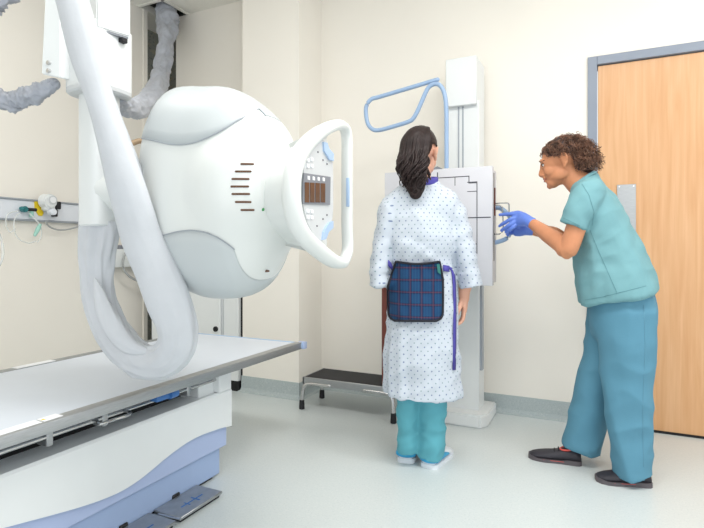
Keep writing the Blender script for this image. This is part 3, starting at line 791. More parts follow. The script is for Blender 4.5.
# ================================================================== STEP STOOL
sx0, sx1, sy0, sy1, sz = -1.745, -1.105, 2.89, 3.17, 0.205
ss = thing('step_stool', 'low steel step stool with black rubber tread by the wall', 'step stool', ((sx0 + sx1) / 2, (sy0 + sy1) / 2, 0))
bm = B(); box(bm, sx0 + 0.012, sx1 - 0.012, sy0 + 0.012, sy1 - 0.012, sz - 0.006, sz + 0.002, 0.002, 1); obj('tread', bm, M['black'], ss)
bm = B()
box(bm, sx0, sx1, sy0, sy0 + 0.014, sz - 0.045, sz + 0.001, 0.003, 1); box(bm, sx0, sx1, sy1 - 0.014, sy1, sz - 0.045, sz + 0.001, 0.003, 1)
box(bm, sx0, sx0 + 0.014, sy0, sy1, sz - 0.045, sz + 0.001, 0.003, 1); box(bm, sx1 - 0.014, sx1, sy0, sy1, sz - 0.045, sz + 0.001, 0.003, 1)
obj('frame', bm, M['steel'], ss)
bm = B()
for y in (sy0 + 0.012, sy1 - 0.012):
    pass
bm.free()
for y, dy in ((sy0 + 0.005, -0.015), (sy1 - 0.02, 0.0)):
    for x, s in ((sx0 + 0.02, -1), (sx1 - 0.02, 1)):
        bm = B(); tube(bm, [(x - s * 0.18, y, sz - 0.038), (x - s * 0.05, y, sz - 0.039), (x - s * 0.005, y + dy * .3, sz - 0.05), (x + s * 0.012, y + dy * .6, sz - 0.085), (x + s * 0.018, y + dy, 0.045)], 0.0125, 12)
        lg = obj('leg', bm, M['chrome'], ss)
        bm = B(); cyl(bm, (x + s * 0.018, y + dy, 0.0), (x + s * 0.018, y + dy, 0.06), 0.019, 16, 0.016, bev=0.003); obj('rubber_foot', bm, M['black'], lg)

# red-brown board behind the patient
p = PY(383.6, 300, 2.92)
bm = B(); box(bm, p.x - 0.016, p.x + 0.020, 2.925, 3.0, sz + 0.0025, PY(385, 262, 2.9).z, 0.004, 1)
tag(obj('wooden_board', bm, M['redwood']), 'narrow red-brown board standing on the step stool behind the patient', 'board')

# ================================================================== GENERATOR CABINET in the recess
cx0, cx1, cy0, cy1 = -3.21, -2.362, 3.00, 3.35
gc = thing('generator_cabinet', 'white equipment cabinet on the floor beside the wall pier', 'cabinet', ((cx0 + cx1) / 2, (cy0 + cy1) / 2, 0))
bm = B(); box(bm, cx0, cx1 - 0.15, cy0 + 0.02, cy1, 0.06, 0.95, 0.004, 1); obj('body', bm, M['panelgrey'], gc)
bm = B(); box(bm, cx0 + 0.004, cx1 - 0.158, cy0, cy0 + 0.02, 0.08, 0.94, 0.004, 1); dr = obj('door', bm, M['white'], gc)
p = PY(216, 329, cy0)
bm = B(); cyl(bm, (p.x, cy0 - 0.01, p.z), (p.x, cy0 + 0.002, p.z), 0.020, 20); obj('lock_knob', bm, M['dark'], dr)
bm = B(); box(bm, cx1 - 0.15, cx1 - 0.012, cy0 + 0.03, cy1, 0.07, 0.95, 0.004, 1); obj('side_unit', bm, M['white'], gc)
bm = B(); box(bm, cx0 + 0.01, cx1 - 0.01, cy0 + 0.03, cy1 - 0.01, 0.0, 0.075); obj('plinth', bm, M['dark'], gc)
bm = B(); box(bm, cx1 - 0.012, cx1 - 0.004, cy0 + 0.06, cy1, 0.05, 0.95); obj('edge_gap_strip', bm, M['dark'], gc)  # dark strip filling the gap between cabinet and pier

# ================================================================== MEDICAL RAIL AND WHAT HANGS ON IT
ra = thing('medical_rail', 'pale aluminium equipment rail along the cream left wall', 'rail', (XL, 2.0, 1.29))
z0, z1 = 1.225, 1.372
bm = B(); box(bm, XL, XL + 0.03, -0.3, 3.0, z0 + 0.012, z1 - 0.012, 0.002, 1); obj('rail_body', bm, M['rail'], ra)
for z in (z0, z1):
    bm = B(); box(bm, XL, XL + 0.04, -0.3, 3.0, z - 0.012 if z == z1 else z, z if z == z1 else z + 0.012, 0.003, 1); obj('rail_edge', bm, M['railgrey'], ra)
xr = XL + 0.03
def onr(px, py, dx=0.0): return PX(px, py, xr + dx)
# suction regulator
p = onr(46, 203)
p = PX(44.5, 201.5, XL + 0.048)
rg = thing('suction_regulator', 'round white suction regulator with a dial, on the wall rail', 'regulator', p)
bm = B(); cyl(bm, p, p + Vector((0.07, 0, 0)), 0.052, 28, 0.047, bev=0.008); box(bm, p.x, p.x + 0.055, p.y - 0.03, p.y + 0.045, p.z - 0.065, p.z, 0.015, 3); obj('body', bm, M['white'], rg)
bm = B(); q = p + Vector((0.07, 0.010, 0.008)); cyl(bm, q, q + Vector((0.006, 0, 0)), 0.03, 24); dl = obj('dial', bm, M['panelgrey'], rg)
bm = B(); cyl(bm, q + Vector((.004, 0, 0)), q + Vector((0.008, 0, 0)), 0.021, 24); obj('dial_face', bm, M['paper'], dl)
q = p + Vector((0.03, 0.015, -0.072)); bm = B(); cyl(bm, q, q + Vector((0.05, 0.0, 0)), 0.022, 18, bev=0.004); obj('knob', bm, M['rail'], rg)
p = onr(38.5, 208)
bm = B(); prism(bm, [onr(34, 201.5), onr(37.5, 201.5), onr(43, 213), onr(41.5, 216), onr(38, 215.5), onr(34.5, 209)], Vector((0.008, 0, 0)))
tag(obj('yellow_outlet', bm, M['yellow'], smooth=0), 'yellow gas outlet plate beside the white regulator', 'outlet')
for i, (px, py, lab) in enumerate(((56.3, 205.5, 'upper small black connector right of the white regulator'), (53, 213, 'lower small black connector under the white regulator'))):
    p = onr(px, py); bm = B(); box(bm, p.x, p.x + 0.03, p.y - 0.018, p.y + 0.018, p.z - 0.026, p.z + 0.026, 0.005, 1)
    tag(obj('connector', bm, M['black']), lab, 'connector', 'black connectors on the rail')
p = onr(22, 209.3)
gv = thing('gas_valve', 'teal oxygen valve with a black nozzle on the wall rail', 'valve', p)
bm = B(); cyl(bm, p, p + Vector((0.04, 0, 0)), 0.020, 18, bev=0.004); ellip(bm, p + Vector((0.03, -0.015, 0.003)), (0.018, 0.02, 0.014)); obj('body', bm, M['teal'], gv)
bm = B(); cyl(bm, p + Vector((0.03, 0.02, 0)), p + Vector((0.03, 0.075, 0)), 0.011, 14); obj('nozzle', bm, M['black'], gv)
bm = B(); q = p + Vector((0.02, 0.05, 0.0)); cyl(bm, q + Vector((0, 0, -0.05)), q + Vector((0, 0, -0.01)), 0.013, 14); obj('tube_fitting', bm, M['mint'], gv)
# tubing
def wires(name, sets, r, m, label, cat):
    if len(sets) == 1:
        bm = B(); tube(bm, [onr(x, y, dx) for x, y, dx in sets[0]], r, 8, 6)
        return tag(obj(name, bm, m), label, cat)
    e = thing(name, label, cat, onr(*sets[0][0]))
    for s in sets:
        bm = B(); tube(bm, [onr(x, y, dx) for x, y, dx in s], r, 8, 6); obj('tube', bm, m, e)
wires('oxygen_tubing', [[(29, 213, .03), (36, 220, .05), (41, 228, .06), (41, 237, .06), (37.5, 242, .06)], [(20, 213, .03), (15, 218, .05), (14, 228, .06), (18, 238, .06), (28, 243, .06), (36, 241, .06)], [(18, 211, .03), (8, 214, .05), (6, 224, .06), (10, 232, .06), (15, 229, .06)]], 0.004, M['clear'], 'clear oxygen tubing looped below the teal valve', 'tubing')
bm = B(); chain(bm, [(onr(35, 235, .06), 0.010), (onr(38, 229, .06), 0.014), (onr(40, 225, .06), 0.010)], n=12); 
tag(obj('mask_fitting', bm, M['mint']), 'mint plastic fitting hanging on the clear tubing', 'fitting')
wires('suction_hose', [[(46, 221.5, .065), (47.5, 225, .05), (52, 228, .04), (60, 230, .04), (72, 228.5, .04), (84, 224, .03), (100, 215, .01)]], 0.006, M['cable'], 'thin grey hose sagging below the rail behind the column', 'hose')
wires('clear_hose', [[(-6, 226, .05), (0, 236, .05), (3, 248, .05), (2.5, 258, .05), (-1, 266, .05), (-6, 270, .05)]], 0.007, M['clear'], 'clear hose loop at the left edge below the rail', 'hose')
# wall shelf with cable behind the sleeve
wu = thing('wall_shelf', 'white wall-mounted shelf box behind the hanging grey sleeve', 'shelf', (XL, 2.7, 1.0))
a = PX(108, 249, XL + 0.10); b = PX(152, 266, XL + 0.10)
bm = B(); box(bm, XL, XL + 0.10, a.y, 3.15, b.z, a.z, 0.006, 2); obj('body', bm, M['white'], wu)
bm = B(); q = PX(122, 246, XL + 0.07); box(bm, XL + 0.02, XL + 0.10, q.y - 0.04, q.y + 0.06, a.z, a.z + 0.03, 0.004, 1); obj('connector_block', bm, M['displaygrey'], wu)
bm = B(); tube(bm, [PX(131, 247, XL + .10), PX(125, 254, XL + .13), PX(123, 266, XL + .13), (PX(129, 276, XL + .13)), PX(142, 283, XL + .13), PX(150, 287, XL + .1)], 0.009, 8); obj('cable', bm, M['cable'], wu)

# ================================================================== PEOPLE
def head_mtx(c, yaw, pitch, roll=0.0):
    return Matrix.Translation(Vector(c)) @ Matrix.Rotation(yaw, 4, 'Z') @ Matrix.Rotation(pitch, 4, 'X') @ Matrix.Rotation(roll, 4, 'Y')
def build_head(bm, H):
    t = bmesh.new()
    ellip(t, (0, -0.014, 0.034), (0.074, 0.094, 0.084), n=28)
    ellip(t, (0, 0.034, 0.012), (0.062, 0.056, 0.062), n=24)
    ellip(t, (0, 0.030, -0.040), (0.056, 0.056, 0.064), n=24)
    ellip(t, (0, 0.058, -0.082), (0.034, 0.030, 0.028), n=18)
    ellip(t, (0, 0.077, -0.096), (0.018, 0.014, 0.014), n=14)
    for s in (-1, 1):
        ellip(t, (s * 0.040, 0.010, -0.058), (0.020, 0.046, 0.030), n=16)
        ellip(t, (s * 0.032, 0.052, -0.030), (0.028, 0.032, 0.030), n=16)
        ellip(t, (s * 0.030, 0.078, 0.029), (0.024, 0.012, 0.009), n=14)
        ellip(t, (s * 0.012, 0.094, -0.037), (0.009, 0.010, 0.008), n=12)
        # ear
        ellip(t, (s * 0.078, -0.026, -0.006), (0.009, 0.018, 0.029), Matrix.Rotation(s * 0.45, 3, 'Z') @ Matrix.Rotation(0.2, 3, 'X'), n=16)
        chain(t, [((s * 0.077, -0.008, 0.004), 0.004), ((s * 0.086, -0.018, 0.023), 0.0045), ((s * 0.093, -0.037, 0.018), 0.005), ((s * 0.090, -0.038, -0.010), 0.005), ((s * 0.077, -0.018, -0.036), 0.007)], n=8, sub=3)
    chain(t, [((0, 0.084, 0.022), 0.008), ((0, 0.094, -0.002), 0.0085), ((0, 0.107, -0.028), 0.0095), ((0, 0.102, -0.036), 0.009)], n=12, sub=3)
    chain(t, [((0, 0.078, 0.026), 0.011, 0.016), ((0, 0.083, -0.002), 0.011, 0.020), ((0, 0.086, -0.022), 0.014, 0.022), ((0, 0.084, -0.034), 0.014, 0.018)], ref=(1, 0, 0), n=14, sub=3)
    ellip(t, (0, 0.086, -0.052), (0.024, 0.012, 0.008), n=14)
    ellip(t, (0, 0.084, -0.066), (0.021, 0.012, 0.008), n=14)
    add(bm, t, H)
def head_extras(H, body, hairmat, browdark):
    # features sit on the face surface
    org_ = body.parent.location; Hi = H.inverted()
    bv = BVHTree.FromPolygons([Hi @ (v.co + org_) for v in body.data.vertices], [tuple(p.vertices) for p in body.data.polygons])
    def fs(x, z):
        h = bv.ray_cast(Vector((x, 0.3, z)), Vector((0, -1, 0)))
        return h[0].y if h[0] else 0.08
    def put(name, m, build):
        t = bmesh.new(); build(t); b = B(); add(b, t, H); return obj(name, b, m, body, 180)
    for s in (-1, 1):
        ye = fs(s * 0.031, 0.006)
        put('eye', M['eye'], lambda t: ellip(t, (s * 0.031, ye - 0.0070, 0.006), (0.0125, 0.0092, 0.0066), n=16))
        put('iris', M['iris'], lambda t: ellip(t, (s * 0.0325, ye - 0.0008, 0.006), (0.0075, 0.0042, 0.0062), n=12))
        put('eyelash', M['hairdark'], lambda t: chain(t, [((x * s, fs(x * s, z) + 0.0012, z), 0.0020) for x, z in ((0.019, 0.0105), (0.026, 0.0135), (0.035, 0.0135), (0.045, 0.0095))], n=6, sub=3))
        put('eyebrow', M[browdark], lambda t: chain(t, [((x * s, fs(x * s, z) + 0.0005, z), r) for x, z, r in ((0.014, 0.024, 0.0022), (0.026, 0.029, 0.0030), (0.038, 0.030, 0.0026), (0.050, 0.024, 0.0015))], n=6, sub=3))
    put('lips', M['lips'], lambda t: (chain(t, [((x, fs(x, -0.0555) - 0.0008, -0.0555 + dz), r) for x, dz, r in ((-0.021, -0.003, 0.0018), (-0.010, 0.0005, 0.0034), (0, 0, 0.0032), (0.010, 0.0005, 0.0034), (0.021, -0.003, 0.0018))], n=8, sub=3),
        chain(t, [((x, fs(x, -0.066) - 0.0008, -0.0655 + dz), r) for x, dz, r in ((-0.019, 0.004, 0.0018), (-0.008, 0, 0.0040), (0.008, 0, 0.0040), (0.019, 0.004, 0.0018))], n=8, sub=3)))
    return fs
def shoe(heel, toe, h, parent, up, sole, kind, w=0.047):
    heel = Vector(heel); toe = Vector(toe); heel.z = toe.z = 0
    d = (toe - heel).normalized(); L = (toe - heel).length; s = Vector((0, 0, 1)).cross(d)
    prof = [(0.0, .55, .055), (0.03, .72, .072), (0.10, .80, .082), (0.22, .80, .080), (0.36, .80, .070), (0.52, .88, .058), (0.68, 1.0, .050), (0.82, .95, .042), (0.93, .75, .034), (0.985, .45, .026), (1.0, .25, .020)]
    bm = B(); R = []
    for f, ww, hh in prof:
        c = heel + d * (f * L); ring = []
        for k in range(16):
            th = 2 * pi * k / 16; cs, sn = math.cos(th), math.sin(th)
            cs = math.copysign(abs(cs) ** 0.75, cs); sn = math.copysign(abs(sn) ** 0.75, sn)
            zz = 0.012 + (hh * h - 0.012) * (sn * 0.5 + 0.5)
            ring.append(c + s * (cs * w * ww * (1 - 0.25 * max(0, sn))) + Vector((0, 0, zz)))
        R.append(ring)
    loft(bm, R); u = obj('shoe', bm, M[up], parent, 180)
    bm = B(); R = []
    for f, ww, hh in [(-0.012, .5, 0)] + prof[1:-1] + [(1.01, .3, 0)]:
        c = heel + d * (f * L); x = w * ww * 1.06 + 0.002
        top = 0.015 + (0.006 if f < 0.3 else 0) + (0.006 if f > 0.9 else 0)
        R.append([c + s * x + Vector((0, 0, 0.0)), c + s * x + Vector((0, 0, top)), c - s * x + Vector((0, 0, top)), c - s * x + Vector((0, 0, 0.0))])
    loft(bm, R); obj('shoe_sole', bm, M[sole], u, 50)
    return u, heel, d, s, L
def fold(seed, az, ax, amp, diag=0.0):
    def f(co, n):
        return amp * N3(co.x * ax + seed, co.y * ax, co.z * az + diag * (co.x + co.y) * ax)
    return f

def rdg(x, y, z): return 1 - 2 * abs(N3(x, y, z))
# ------------------------------------------------------------------ PATIENT
T = 2.48
PP = lambda px, py, t=T: Pt(px, py, t)
vdir = Vector((ray(420, 249).x, ray(420, 249).y, 0)).normalized()      # away from the viewer
vside = Vector((vdir.y, -vdir.x, 0))                                    # to the viewer's right
base = PP(421, 249 + EYE * FPX / T); base.z = 0
pat = thing('person', 'patient seen from behind in a white dotted gown with a plaid blue apron', 'person', base)
def at(px, py, dy=0.0):
    p = PP(px, py); return p + vdir * dy
HP = head_mtx(at(421, 154.5, 0.01), math.atan2(-vdir.x, vdir.y) - math.radians(18), math.radians(-3))
bm = B(); build_head(bm, HP)
chain(bm, [(at(419, 160, 0.0), 0.052, 0.055), (at(420, 178, -0.005), 0.052, 0.054), (at(420.5, 192, -0.005), 0.075, 0.06)], ref=vside, n=20)
chain(bm, [(at(420.5, 190, 0), 0.10, 0.055), (at(420.5, 201, 0), 0.165, 0.08), (at(420.5, 225, 0), 0.155, 0.095), (at(421, 262, 0), 0.13, 0.09), (at(421.5, 290, 0), 0.15, 0.105), (at(421.5, 312, 0), 0.15, 0.10)], ref=vside, n=24)
for s, hipx, kx, ax in ((-1, 409, 408.5, 408), (1, 434, 432, 429.5)):
    chain(bm, [(at(hipx, 302), 0.078), (at(kx, 380), 0.046), (at(kx, 415, 0), 0.040), (at(ax, 448, .03), 0.034), (at(ax, 455, .06), 0.030)], n=16)
    chain(bm, [(at(ax, 454, 0.06), 0.028), (at(ax + 4, 451, 0.14), 0.022)], n=12, sub=2)
# arms: right one hangs, left one is bent forward
chain(bm, [(at(449, 205), 0.05), (at(458, 235), 0.042), (at(466, 262, .0), 0.036), (at(466, 280, 0.01), 0.036), (at(464.5, 293, .02), 0.028), (at(464.5, 299, .025), 0.026)], n=16)
chain(bm, [(at(392, 205), 0.05), (at(385, 235), 0.044), (at(381, 262), 0.04), (at(386, 272, 0.12), 0.036), (at(398, 270, 0.22), 0.027)], n=16)
ellip(bm, at(403, 270, 0.27), (0.04, 0.045, 0.03))
# right hand
hp = [at(464.5, 299, 0.025), at(464.8, 306, 0.03), at(464.5, 311, 0.035)]
chain(bm, [(hp[0], 0.022, 0.026), (hp[1], 0.017, 0.036), (hp[2], 0.015, 0.038)], ref=vside, n=16, sub=3)
for k, (o, l) in enumerate(((-0.027, 2.2), (-0.009, 2.9), (0.010, 2.6), (0.028, 1.6))):
    b0 = hp[2] + vdir * o
    b1 = b0 + Vector((0, 0, -0.036)) * (0.8 + l * 0.1) - vside * 0.004
    b2 = b1 + Vector((0, 0, -0.022)) - vside * 0.012 * (1 + 0.1 * l)
    b3 = b2 + Vector((0, 0, -0.010)) - vside * 0.016
    chain(bm, [(b0 + Vector((0, 0, 0.02)), 0.0098), (b1, 0.0090), (b2, 0.0082), (b3, 0.0068)], n=10, sub=3)
t0 = hp[0] + Vector((0, 0, -0.012)) - vdir * 0.018 - vside * 0.012
chain(bm, [(t0, 0.014), (t0 + Vector((0, 0, -0.032)) - vdir * 0.020 - vside * 0.014, 0.0115), (t0 + Vector((0, 0, -0.058)) - vdir * 0.020 - vside * 0.022, 0.009), (t0 + Vector((0, 0, -0.074)) - vdir * 0.014 - vside * 0.026, 0.007)], n=10, sub=3)
body = part('body', remesh(bm, 0.0042, 3), M['skin'], pat)
head_extras(HP, body, 'hairdark', 'hairdark')
# trousers
bm = B()
chain(bm, [(at(421.5, 285), 0.14, 0.10), (at(421.5, 315), 0.155, 0.11)], ref=vside, n=24, sub=3)
chain(bm, [(at(409, 305), 0.078, 0.10), (at(408, 360), 0.062, 0.080), (at(408, 410), 0.052, 0.072), (at(407.5, 451.5, .01), 0.050, 0.07)], ref=vside, n=24, dome=False)
chain(bm, [(at(433, 305), 0.078, 0.10), (at(432, 360), 0.068, 0.080), (at(431.5, 410), 0.070, 0.080), (at(430.5, 456, .01), 0.068, 0.085)], ref=vside, n=24, dome=False)
me = remesh(bm, 0.008, 3)
displace(me, lambda c, n: 0.006 * N3(c.x * 9, c.y * 9, c.z * 5 + 4) + 0.009 * (rdg(c.x * 7 + c.z * 9, c.y * 6, c.z * 11) - 0.6) + 0.006 * (rdg(c.x * 12 - c.z * 12, c.y * 7, c.z * 16) - 0.6))
part('trousers', me, M['patpant'], pat)
# sneakers
for hx, hy, tx, ty, lab in ((405.5, 463, 412, 447, ''), (428, 468.5, 446, 452, '')):
    he = PZ(hx, hy, 0.0); to = he + ((PZ(tx, ty, 0.0) - he).normalized() * 0.245)
    u, hh, d, s, L = shoe(he, to, 1.0, pat, 'sneakwhite', 'sneakwhite', 'sneaker', 0.05)
    bm = B()
    box(bm, -0.001, 0.001, 0, 1, 0, 1); bm.free()
    bm = B()
    for q in (-1, 1):
        chain(bm, [(hh + d * (0.015 * L + 0.01) + s * q * 0.036 + Vector((0, 0, 0.042)), 0.015, 0.014), (hh + d * 0.30 * L + s * q * 0.041 + Vector((0, 0, 0.044)), 0.016, 0.010), (hh + d * 0.62 * L + s * q * 0.042 + Vector((0, 0, 0.030)), 0.006, 0.008)], ref=(0, 0, 1), n=10, sub=4)
    chain(bm, [(hh + s * 0.030 + d * 0.006 + Vector((0, 0, 0.042)), 0.016, 0.008), (hh - d * 0.004 + Vector((0, 0, 0.045)), 0.018, 0.013), (hh - s * 0.030 + d * 0.006 + Vector((0, 0, 0.042)), 0.016, 0.008)], ref=(0, 0, 1), n=10, sub=4)
    obj('side_panel', bm, M['sneakblue'], u, 180)
    bm = B(); R = []
    for f, ww in ((-0.005, .50), (0.05, .78), (0.3, .82), (0.5, .9), (0.7, 1.02), (0.9, .82), (0.99, .4)):
        c = hh + d * (f * L); x = 0.05 * ww * 1.05
        R.append([c + s * x, c + s * x + Vector((0, 0, 0.009)), c - s * x + Vector((0, 0, 0.009)), c - s * x])
    loft(bm, R); obj('tread', bm, M['black'], u, 50)
# gown
gch = {'t': [(at(420.5, 181, -.005), 0.075, 0.065), (at(420.5, 186, 0), 0.105, 0.075), (at(420.5, 193, 0), 0.155, 0.095), (at(420.5, 203, 0), 0.185, 0.115), (at(420.5, 225, 0), 0.178, 0.130), (at(420.5, 252, 0), 0.158, 0.124), (at(421, 266, 0), 0.150, 0.118), (at(421.5, 285, 0), 0.162, 0.130), (at(422, 320, 0), 0.174, 0.142), (at(422.5, 360, 0), 0.183, 0.150), (at(422.5, 394, 0), 0.188, 0.155)],
       'l': [(at(399, 199, 0), 0.055, 0.075), (at(389, 213, 0), 0.056, 0.08), (at(383, 235, 0), 0.054, 0.085), (at(380, 262, 0), 0.054, 0.09), (at(379.5, 287, 0), 0.055, 0.10)],
       'r': [(at(443, 199, 0), 0.055, 0.075), (at(453, 213, 0), 0.056, 0.08), (at(461, 237, 0), 0.058, 0.085), (at(467, 262, 0), 0.058, 0.09), (at(471.5, 287, 0), 0.058, 0.095)]}
bm = B()
for k in 'tlr': chain(bm, gch[k], ref=vside, n=32, dome=False, sub=5)
gme = remesh(bm, 0.008, 4)
org = at(421, 249); org.z = 0
def lc(c): d = c - org; return d.dot(vside), d.dot(vdir), c.z
def gfold(c, n):
    x, y, z = lc(c)
    a = math.atan2(y, x)
    low = max(0, min(1, (0.95 - z) / 0.5))
    v = 0.013 * low * N3(math.cos(a) * 3.4, math.sin(a) * 3.4, z * 0.9) 
    v += 0.010 * N3(x * 7, y * 7, z * 5 + 3)
    if z > 0.93: v += 0.006 * N3(x * 12 + z * 10, y * 8, z * 14)
    v += 0.009 * (rdg(x * 5 + z * 4, y * 3, z * 4.5 - x * 3) - 0.6) + 0.006 * (rdg(x * 9 - z * 9, y * 5, z * 8) - 0.6)
    if 0.93 < z < 1.08: v += 0.007 * N3(x * 16, y * 6, z * 6 + 9)
    return v
displace(gme, gfold)
att = gme.attributes.new('pat', 'FLOAT_VECTOR', 'CORNER')
def wrap(best, co):
    x, y, z = lc(co)
    if best == 't': return math.atan2(x, -y), 0.17, 0.0
    pl = gch[best]; 
    for e0, e1 in zip(pl[:-1], pl[1:]):
        if z >= e1[0].z: break
    f = max(-0.2, min(1.2, (e0[0].z - z) / max(1e-4, e0[0].z - e1[0].z))); c = e0[0].lerp(e1[0], f)
    d = co - c
    return math.atan2(d.dot(vside), -d.dot(vdir)), 0.075, 0.3 if best == 'l' else 0.5
for p in gme.polygons:
    c = p.center; x, y, z = lc(c); best = 't'
    if z > 0.80 and z < 1.29:
        lim = 0.165 + max(0, (1.12 - z)) * 0.05
        if x < -lim: best = 'l'
        elif x > lim: best = 'r'
    a0, R_, o_ = wrap(best, c)
    for li in p.loop_indices:
        co = gme.vertices[gme.loops[li].vertex_index].co
        a1, _, _ = wrap(best, co)
        if a1 - a0 > pi: a1 -= 2 * pi
        if a0 - a1 > pi: a1 += 2 * pi
        att.data[li].vector = (a1 * R_ + o_, co.z, 0)
gown = part('gown', gme, M['gown'], pat)
bvh = BVHTree.FromPolygons([v.co + base for v in gme.vertices], [tuple(p.vertices) for p in gme.polygons])
def on_gown(px, py, off=0.004):
    o = Vector((0, 0, EYE)); d = ray(px, py).normalized()
    h = bvh.ray_cast(o, d)
    return (h[0] if h[0] else at(px, py, -0.13)) - d * off
# purple binding: collar, side trim, waist ties
bm = B()
R = []
cp_ = [at(420.5, 181.5, -0.004)]
pts = []
for k in range(25):
    th = 2 * pi * k / 24
    pts.append((at(420.5, 182, 0) + vside * (0.079 * math.cos(th)) + vdir * (0.066 * math.sin(th)) + Vector((0, 0, 0.012 * math.sin(th) + 0.006)), 0.017, 0.006))
chain(bm, pts[:-1], ref=(0, 0, 1), n=10, sub=2, dome=False)
obj('collar_binding', bm, M['purple'], gown, 180)
def ribbon(name, pxs, wpx, m, parent, off=0.004, th=0.003, vertical=True):
    rows = []
    for (x, y) in pxs:
        if vertical: rows.append([on_gown(x - wpx, y, off), on_gown(x, y, off + 0.001), on_gown(x + wpx, y, off)])
        else: rows.append([on_gown(x, y - wpx, off), on_gown(x, y, off + 0.001), on_gown(x, y + wpx, off)])
    bm = B(); sheet(bm, rows); o = obj(name, bm, m, parent, 180)
    sd = o.modifiers.new('s', 'SOLIDIFY'); sd.thickness = th; sd.offset = -1
    return o
ribbon('side_binding', [(447.5, 266), (451, 268), (453, 271), (454, 276), (454.7, 285), (455.2, 300), (455.2, 320), (455, 345), (454.5, 370)], 1.4, M['purple'], gown, off=0.011)
# plaid apron hung across the lower back
ny, nx = 28, 26
rows = []; uv = []
for j in range(ny + 1):
    f = j / ny
    py = 261.5 + f * 59
    xl = 396 - 7 * min(1, f / 0.45) - 1.2 * math.sin(f * pi); xr_ = 439.5 + 3.0 * min(1, f / 0.3) + 0.4 * math.sin(f * pi)
    if f > 0.86: q = (f - 0.86) / 0.14; k = 6 * (1 - math.sqrt(max(0, 1 - q * q))); xl += k; xr_ -= k
    row = []
    for i in range(nx + 1):
        px = xl + (xr_ - xl) * i / nx
        topdip = 2.4 * math.sin(pi * i / nx) * (1 - f) ** 3
        row.append((px, py + topdip))
    rows.append(row)
P3 = [[on_gown(x, y, 0.014) for x, y in r] for r in rows]
# relax towards a flat hang
for it in range(6):
    Q = [r[:] for r in P3]
    for j in range(1, ny):
        for i in range(1, nx):
            Q[j][i] = (P3[j - 1][i] + P3[j + 1][i] + P3[j][i - 1] + P3[j][i + 1]) / 4
    P3 = Q
for j in range(ny + 1):
    for i in range(nx + 1):
        P3[j][i] = P3[j][i] - vdir * (0.010 + 0.006 * N3(i * 0.25, j * 0.12, 3) + 0.004 * math.exp(-((j - 3) / 2.0) ** 2) * N3(i * 0.4, 1, 2))
bm = B(); lay = bm.verts.layers.float_vector.new('pat')
vs = [[bm.verts.new(p) for p in r] for r in P3]
for r in vs:
    for v in r: x, y, z = lc(v.co); v[lay] = (x, z, 0)
for a, b in zip(vs[:-1], vs[1:]):
    for i in range(nx): bm.faces.new((a[i], a[i + 1], b[i + 1], b[i]))
ap = obj('plaid_apron', bm, M['plaid'], pat, 180); ap['label'] = 'blue plaid apron'
sd = ap.modifiers.new('s', 'SOLIDIFY'); sd.thickness = 0.008; sd.offset = 1
edge = [P3[0][i] for i in range(nx + 1)] + [P3[j][nx] for j in range(1, ny + 1)] + [P3[ny][i] for i in range(nx - 1, -1, -1)] + [P3[j][0] for j in range(ny - 1, 0, -1)]
bm = B(); chain(bm, [(p, 0.0062, 0.0055) for p in edge], ref=vdir, n=8, sub=1, closed=True); obj('apron_binding', bm, M['border'], ap, 180)
bm = B(); prism(bm, [P3[1][nx - 2] - vdir * .008, P3[1][nx - 1] - vdir * .008 + vside * .006, P3[6][nx - 1] - vdir * .008 + vside * .004, P3[5][nx - 2] - vdir * .008], -vdir * 0.002); obj('apron_tag', bm, M['sticker'], ap, 0)
for pa in ([(443, 268), (446, 268.5), (449, 269)], [(388, 263), (391, 266), (393, 270)]):
    ribbon('apron_strap', pa, 3.0, M['purple'], ap, vertical=False, off=0.008)
# hair: cap, gathered tail and curls
def hl(p): return HP @ Vector(p)
bm = B()
t = bmesh.new()
ellip(t, (0, -0.026, 0.040), (0.084, 0.100, 0.093), n=28)
ellip(t, (-0.008, -0.070, -0.010), (0.064, 0.050, 0.085), n=20)
ellip(t, (-0.036, -0.045, -0.02), (0.046, 0.05, 0.075), n=20)
chain(t, [((-0.004, -0.095, -0.03), 0.064, 0.035), ((0.006, -0.105, -0.09), 0.058, 0.036), ((0.014, -0.115, -0.145), 0.050, 0.034), ((0.018, -0.122, -0.19), 0.042, 0.030), ((0.020, -0.124, -0.214), 0.028, 0.020)], ref=(1, 0, 0), n=20)
add(bm, t, HP)
hme = remesh(bm, 0.006, 3)
